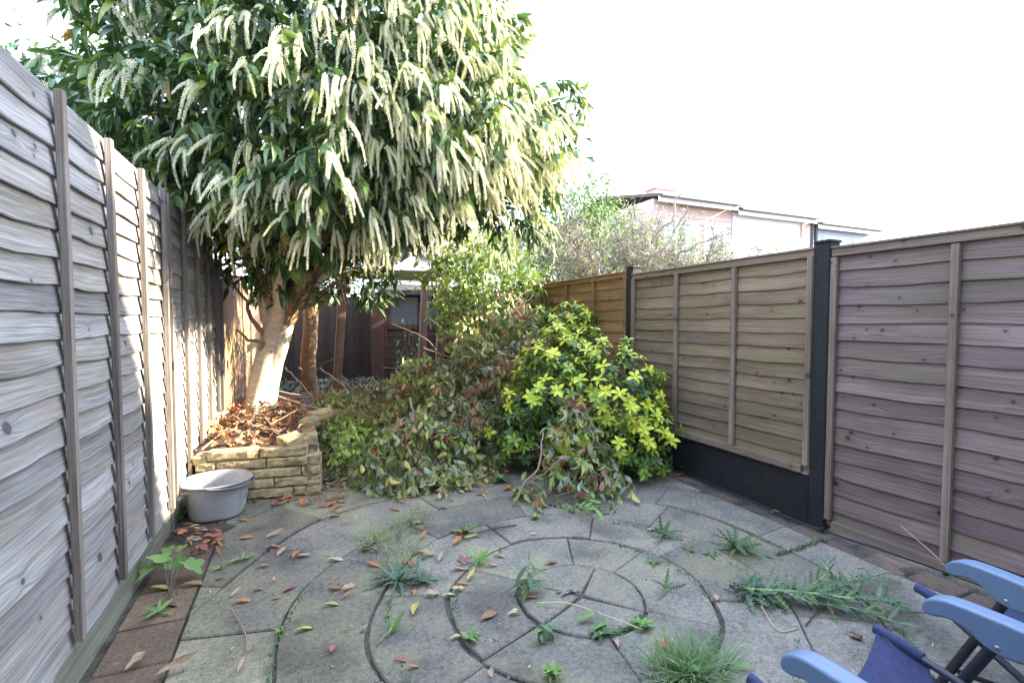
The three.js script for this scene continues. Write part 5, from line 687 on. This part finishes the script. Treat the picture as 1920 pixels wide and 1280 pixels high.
  // wilted weeds
  { const t = thing('wilted_weed', 'wilted weed with a long pale stem trailing to the right, centre of the paving', 'weed', G(1010, 1180)), o = t.position; mesh('stem', tube(curve([G(1008, 1130, 0.02), G(1060, 1130, 0.03), G(1120, 1148, 0.03), G(1205, 1180, 0.02)].map((p) => p.sub(o)), 20), 0.0028, 6), std({ color: rgb(0.5, 0.46, 0.24) }), t); for (let i = 0; i < 12; i++) leafAt(t, pick(spear), pick([...blueg, green[1]]), G(rr(1000, 1040), rr(1170, 1182), rr(0.02, 0.06)).sub(o), new THREE.Vector3(rr(-1, 1), rr(-0.6, 0.7), rr(-0.2, 1)), rr(0.05, 0.085)); for (const [px, py] of [[1082, 1165], [1090, 1160], [1110, 1185]]) leafAt(t, spear[1], fresh[1], G(px, py, 0.01).sub(o), new THREE.Vector3(rr(-0.3, 1), 0.9, rr(-0.5, 0.5)), 0.075); }
  { const t = thing('upright_weed', 'thin upright weed with narrow drooping leaves, centre of the paving', 'weed', G(990, 1115)), q = curve([V(0, 0, 0), V(0.008, 0.06, 0), V(0.0, 0.13, 0), V(0.02, 0.2, 0.01)], 12); mesh('stem', tube(q, taper(0.0028, 0.0015, 12), 6), std({ color: rgb(0.5, 0.48, 0.25) }), t); for (let i = 0; i < 13; i++) { const a = i * 2.4; leafAt(t, spear[0], pick(green), q[3 + Math.floor(i * 0.7)], new THREE.Vector3(Math.cos(a), rr(-0.6, 0.5), Math.sin(a)), rr(0.07, 0.12)); } for (let i = 0; i < 6; i++) leafAt(t, spear[1], pick(fresh), new THREE.Vector3(0, 0.02, 0), new THREE.Vector3(rr(-1, 1), 0.6, rr(-1, 1)), 0.06); }
  { const t = thing('dry_seed_head', 'dry pale frayed seed head lying on the paving right of the upright weed', 'seed head', G(1065, 1112)); const m = std({ color: rgb(0.26, 0.23, 0.19) }); for (let i = 0; i < 40; i++) leafAt(t, spear[0], m, new THREE.Vector3(rr(-0.02, 0.03), 0.012, rr(-0.01, 0.01)), new THREE.Vector3(rr(-1, 1), rr(0, 0.2), rr(-0.25, 0.25)), rr(0.02, 0.055)); }
  { const t = thing('leafy_sprig', 'freshly cut sprig with pale yellow-green leaves lying in front of the branch pile', 'sprig', G(1125, 948)), o = t.position; mesh('stem', tube(crooked(G(1045, 945, 0.03).sub(o), G(1130, 945, 0.06).sub(o), 8, 0.03, 4), 0.003, 5), twigM, t); for (let i = 0; i < 46; i++) leafAt(t, pick(spear), pick([fresh[0], leafMat(0.32, 0.36, 0.12), green[1]]), G(rr(1055, 1150), rr(935, 958), rr(0.01, 0.1)).sub(o), new THREE.Vector3(rr(-1, 1), rr(-0.5, 0.5), rr(-0.5, 1)), rr(0.05, 0.1)); }
  rosette('low_weed', 'dark weed in the shade below the shed, left part', 655, 705, 14, 0.4, spear, green, 0.8); rosette('low_weed', 'dark weed in the shade in front of the shed corner', 700, 706, 12, 0.35, spear, green, 1);
  { const t = thing('shade_plant', 'leafy plant climbing in front of the shed boards', 'plant', V(2.0, 0, 9.9)), l = []; for (let i = 0; i < 160; i++) { const p = new THREE.Vector3(rr(-0.3, 0.35), rr(0.35, 1.5) * (0.6 + 0.4 * rnd()), rr(-0.2, 0.2)); l.push({ m: frame(p, rdir().add(new THREE.Vector3(0, -0.3, 0)), null, rr(1, 1.7)), g: i % 3, c: i % 3 }); } for (let i = 0; i < 5; i++) mesh('stem', tube(crooked(new THREE.Vector3(), new THREE.Vector3(rr(-0.3, 0.3), rr(0.9, 1.5), rr(-0.1, 0.1)), 8, 0.2, i), taper(0.01, 0.004, 8), 5), twigM, t); foliage(t, 'leaf', 'leaves', l, smallLeaf, leafSet([[0.05, 0.1, 0.03], [0.08, 0.14, 0.04], [0.1, 0.17, 0.05]]), 60); }
  // moss and tiny seedlings in the joints
  const ms = [], cs = []; for (let k = 0; k < 16000; k++) { const R = pick([0.3, 0.61, 0.92, 1.36, 1.83, 2.32, 2.85]) + rr(-0.012, 0.012), a = rr(0, 6.283), x = CX + R * Math.cos(a), d = CD + R * Math.sin(a); if (x < -0.5 || x > 2.95 || d > 4.4 || d < 0.9) continue; if (noise(x * 2.2, d * 2.2, 3) < 0.05 + 0.25 * noise(x * 9, d * 9)) continue; ms.push(frame(V(x, -0.004, d), new THREE.Vector3(rr(-1, 1), rr(0.3, 1.3), rr(-1, 1)), null, rr(0.008, 0.022))); cs.push(pick(green).color); }
  for (const [a, b, n] of [[[1456, 1042], [1548, 1012], 240], [[1290, 870], [1545, 985], 130]]) for (let i = 0; i < n; i++) { const t = rnd(), p = G(lerp(a[0], b[0], t), lerp(a[1], b[1], t)); p.x += rr(-0.015, 0.015) - (n < 200 ? 0.06 : 0); p.z += rr(-0.012, 0.012); ms.push(frame(p, new THREE.Vector3(rr(-1, 1), rr(0.3, 1.3), rr(-1, 1)), null, rr(0.012, 0.03))); cs.push(pick(green).color); }
  const h = new THREE.Group(); h.name = 'joint_moss'; scene.add(h); tag(h, 'moss and tiny seedlings growing in the joints of the paving', 'moss', null, 'stuff'); instanced('moss', blade(1, oval(0.2, 0.5), { n: 2, curl: 0.3 }), leafMat(1, 1, 1), ms, cs, h);
}
renderer.render(scene, camera);
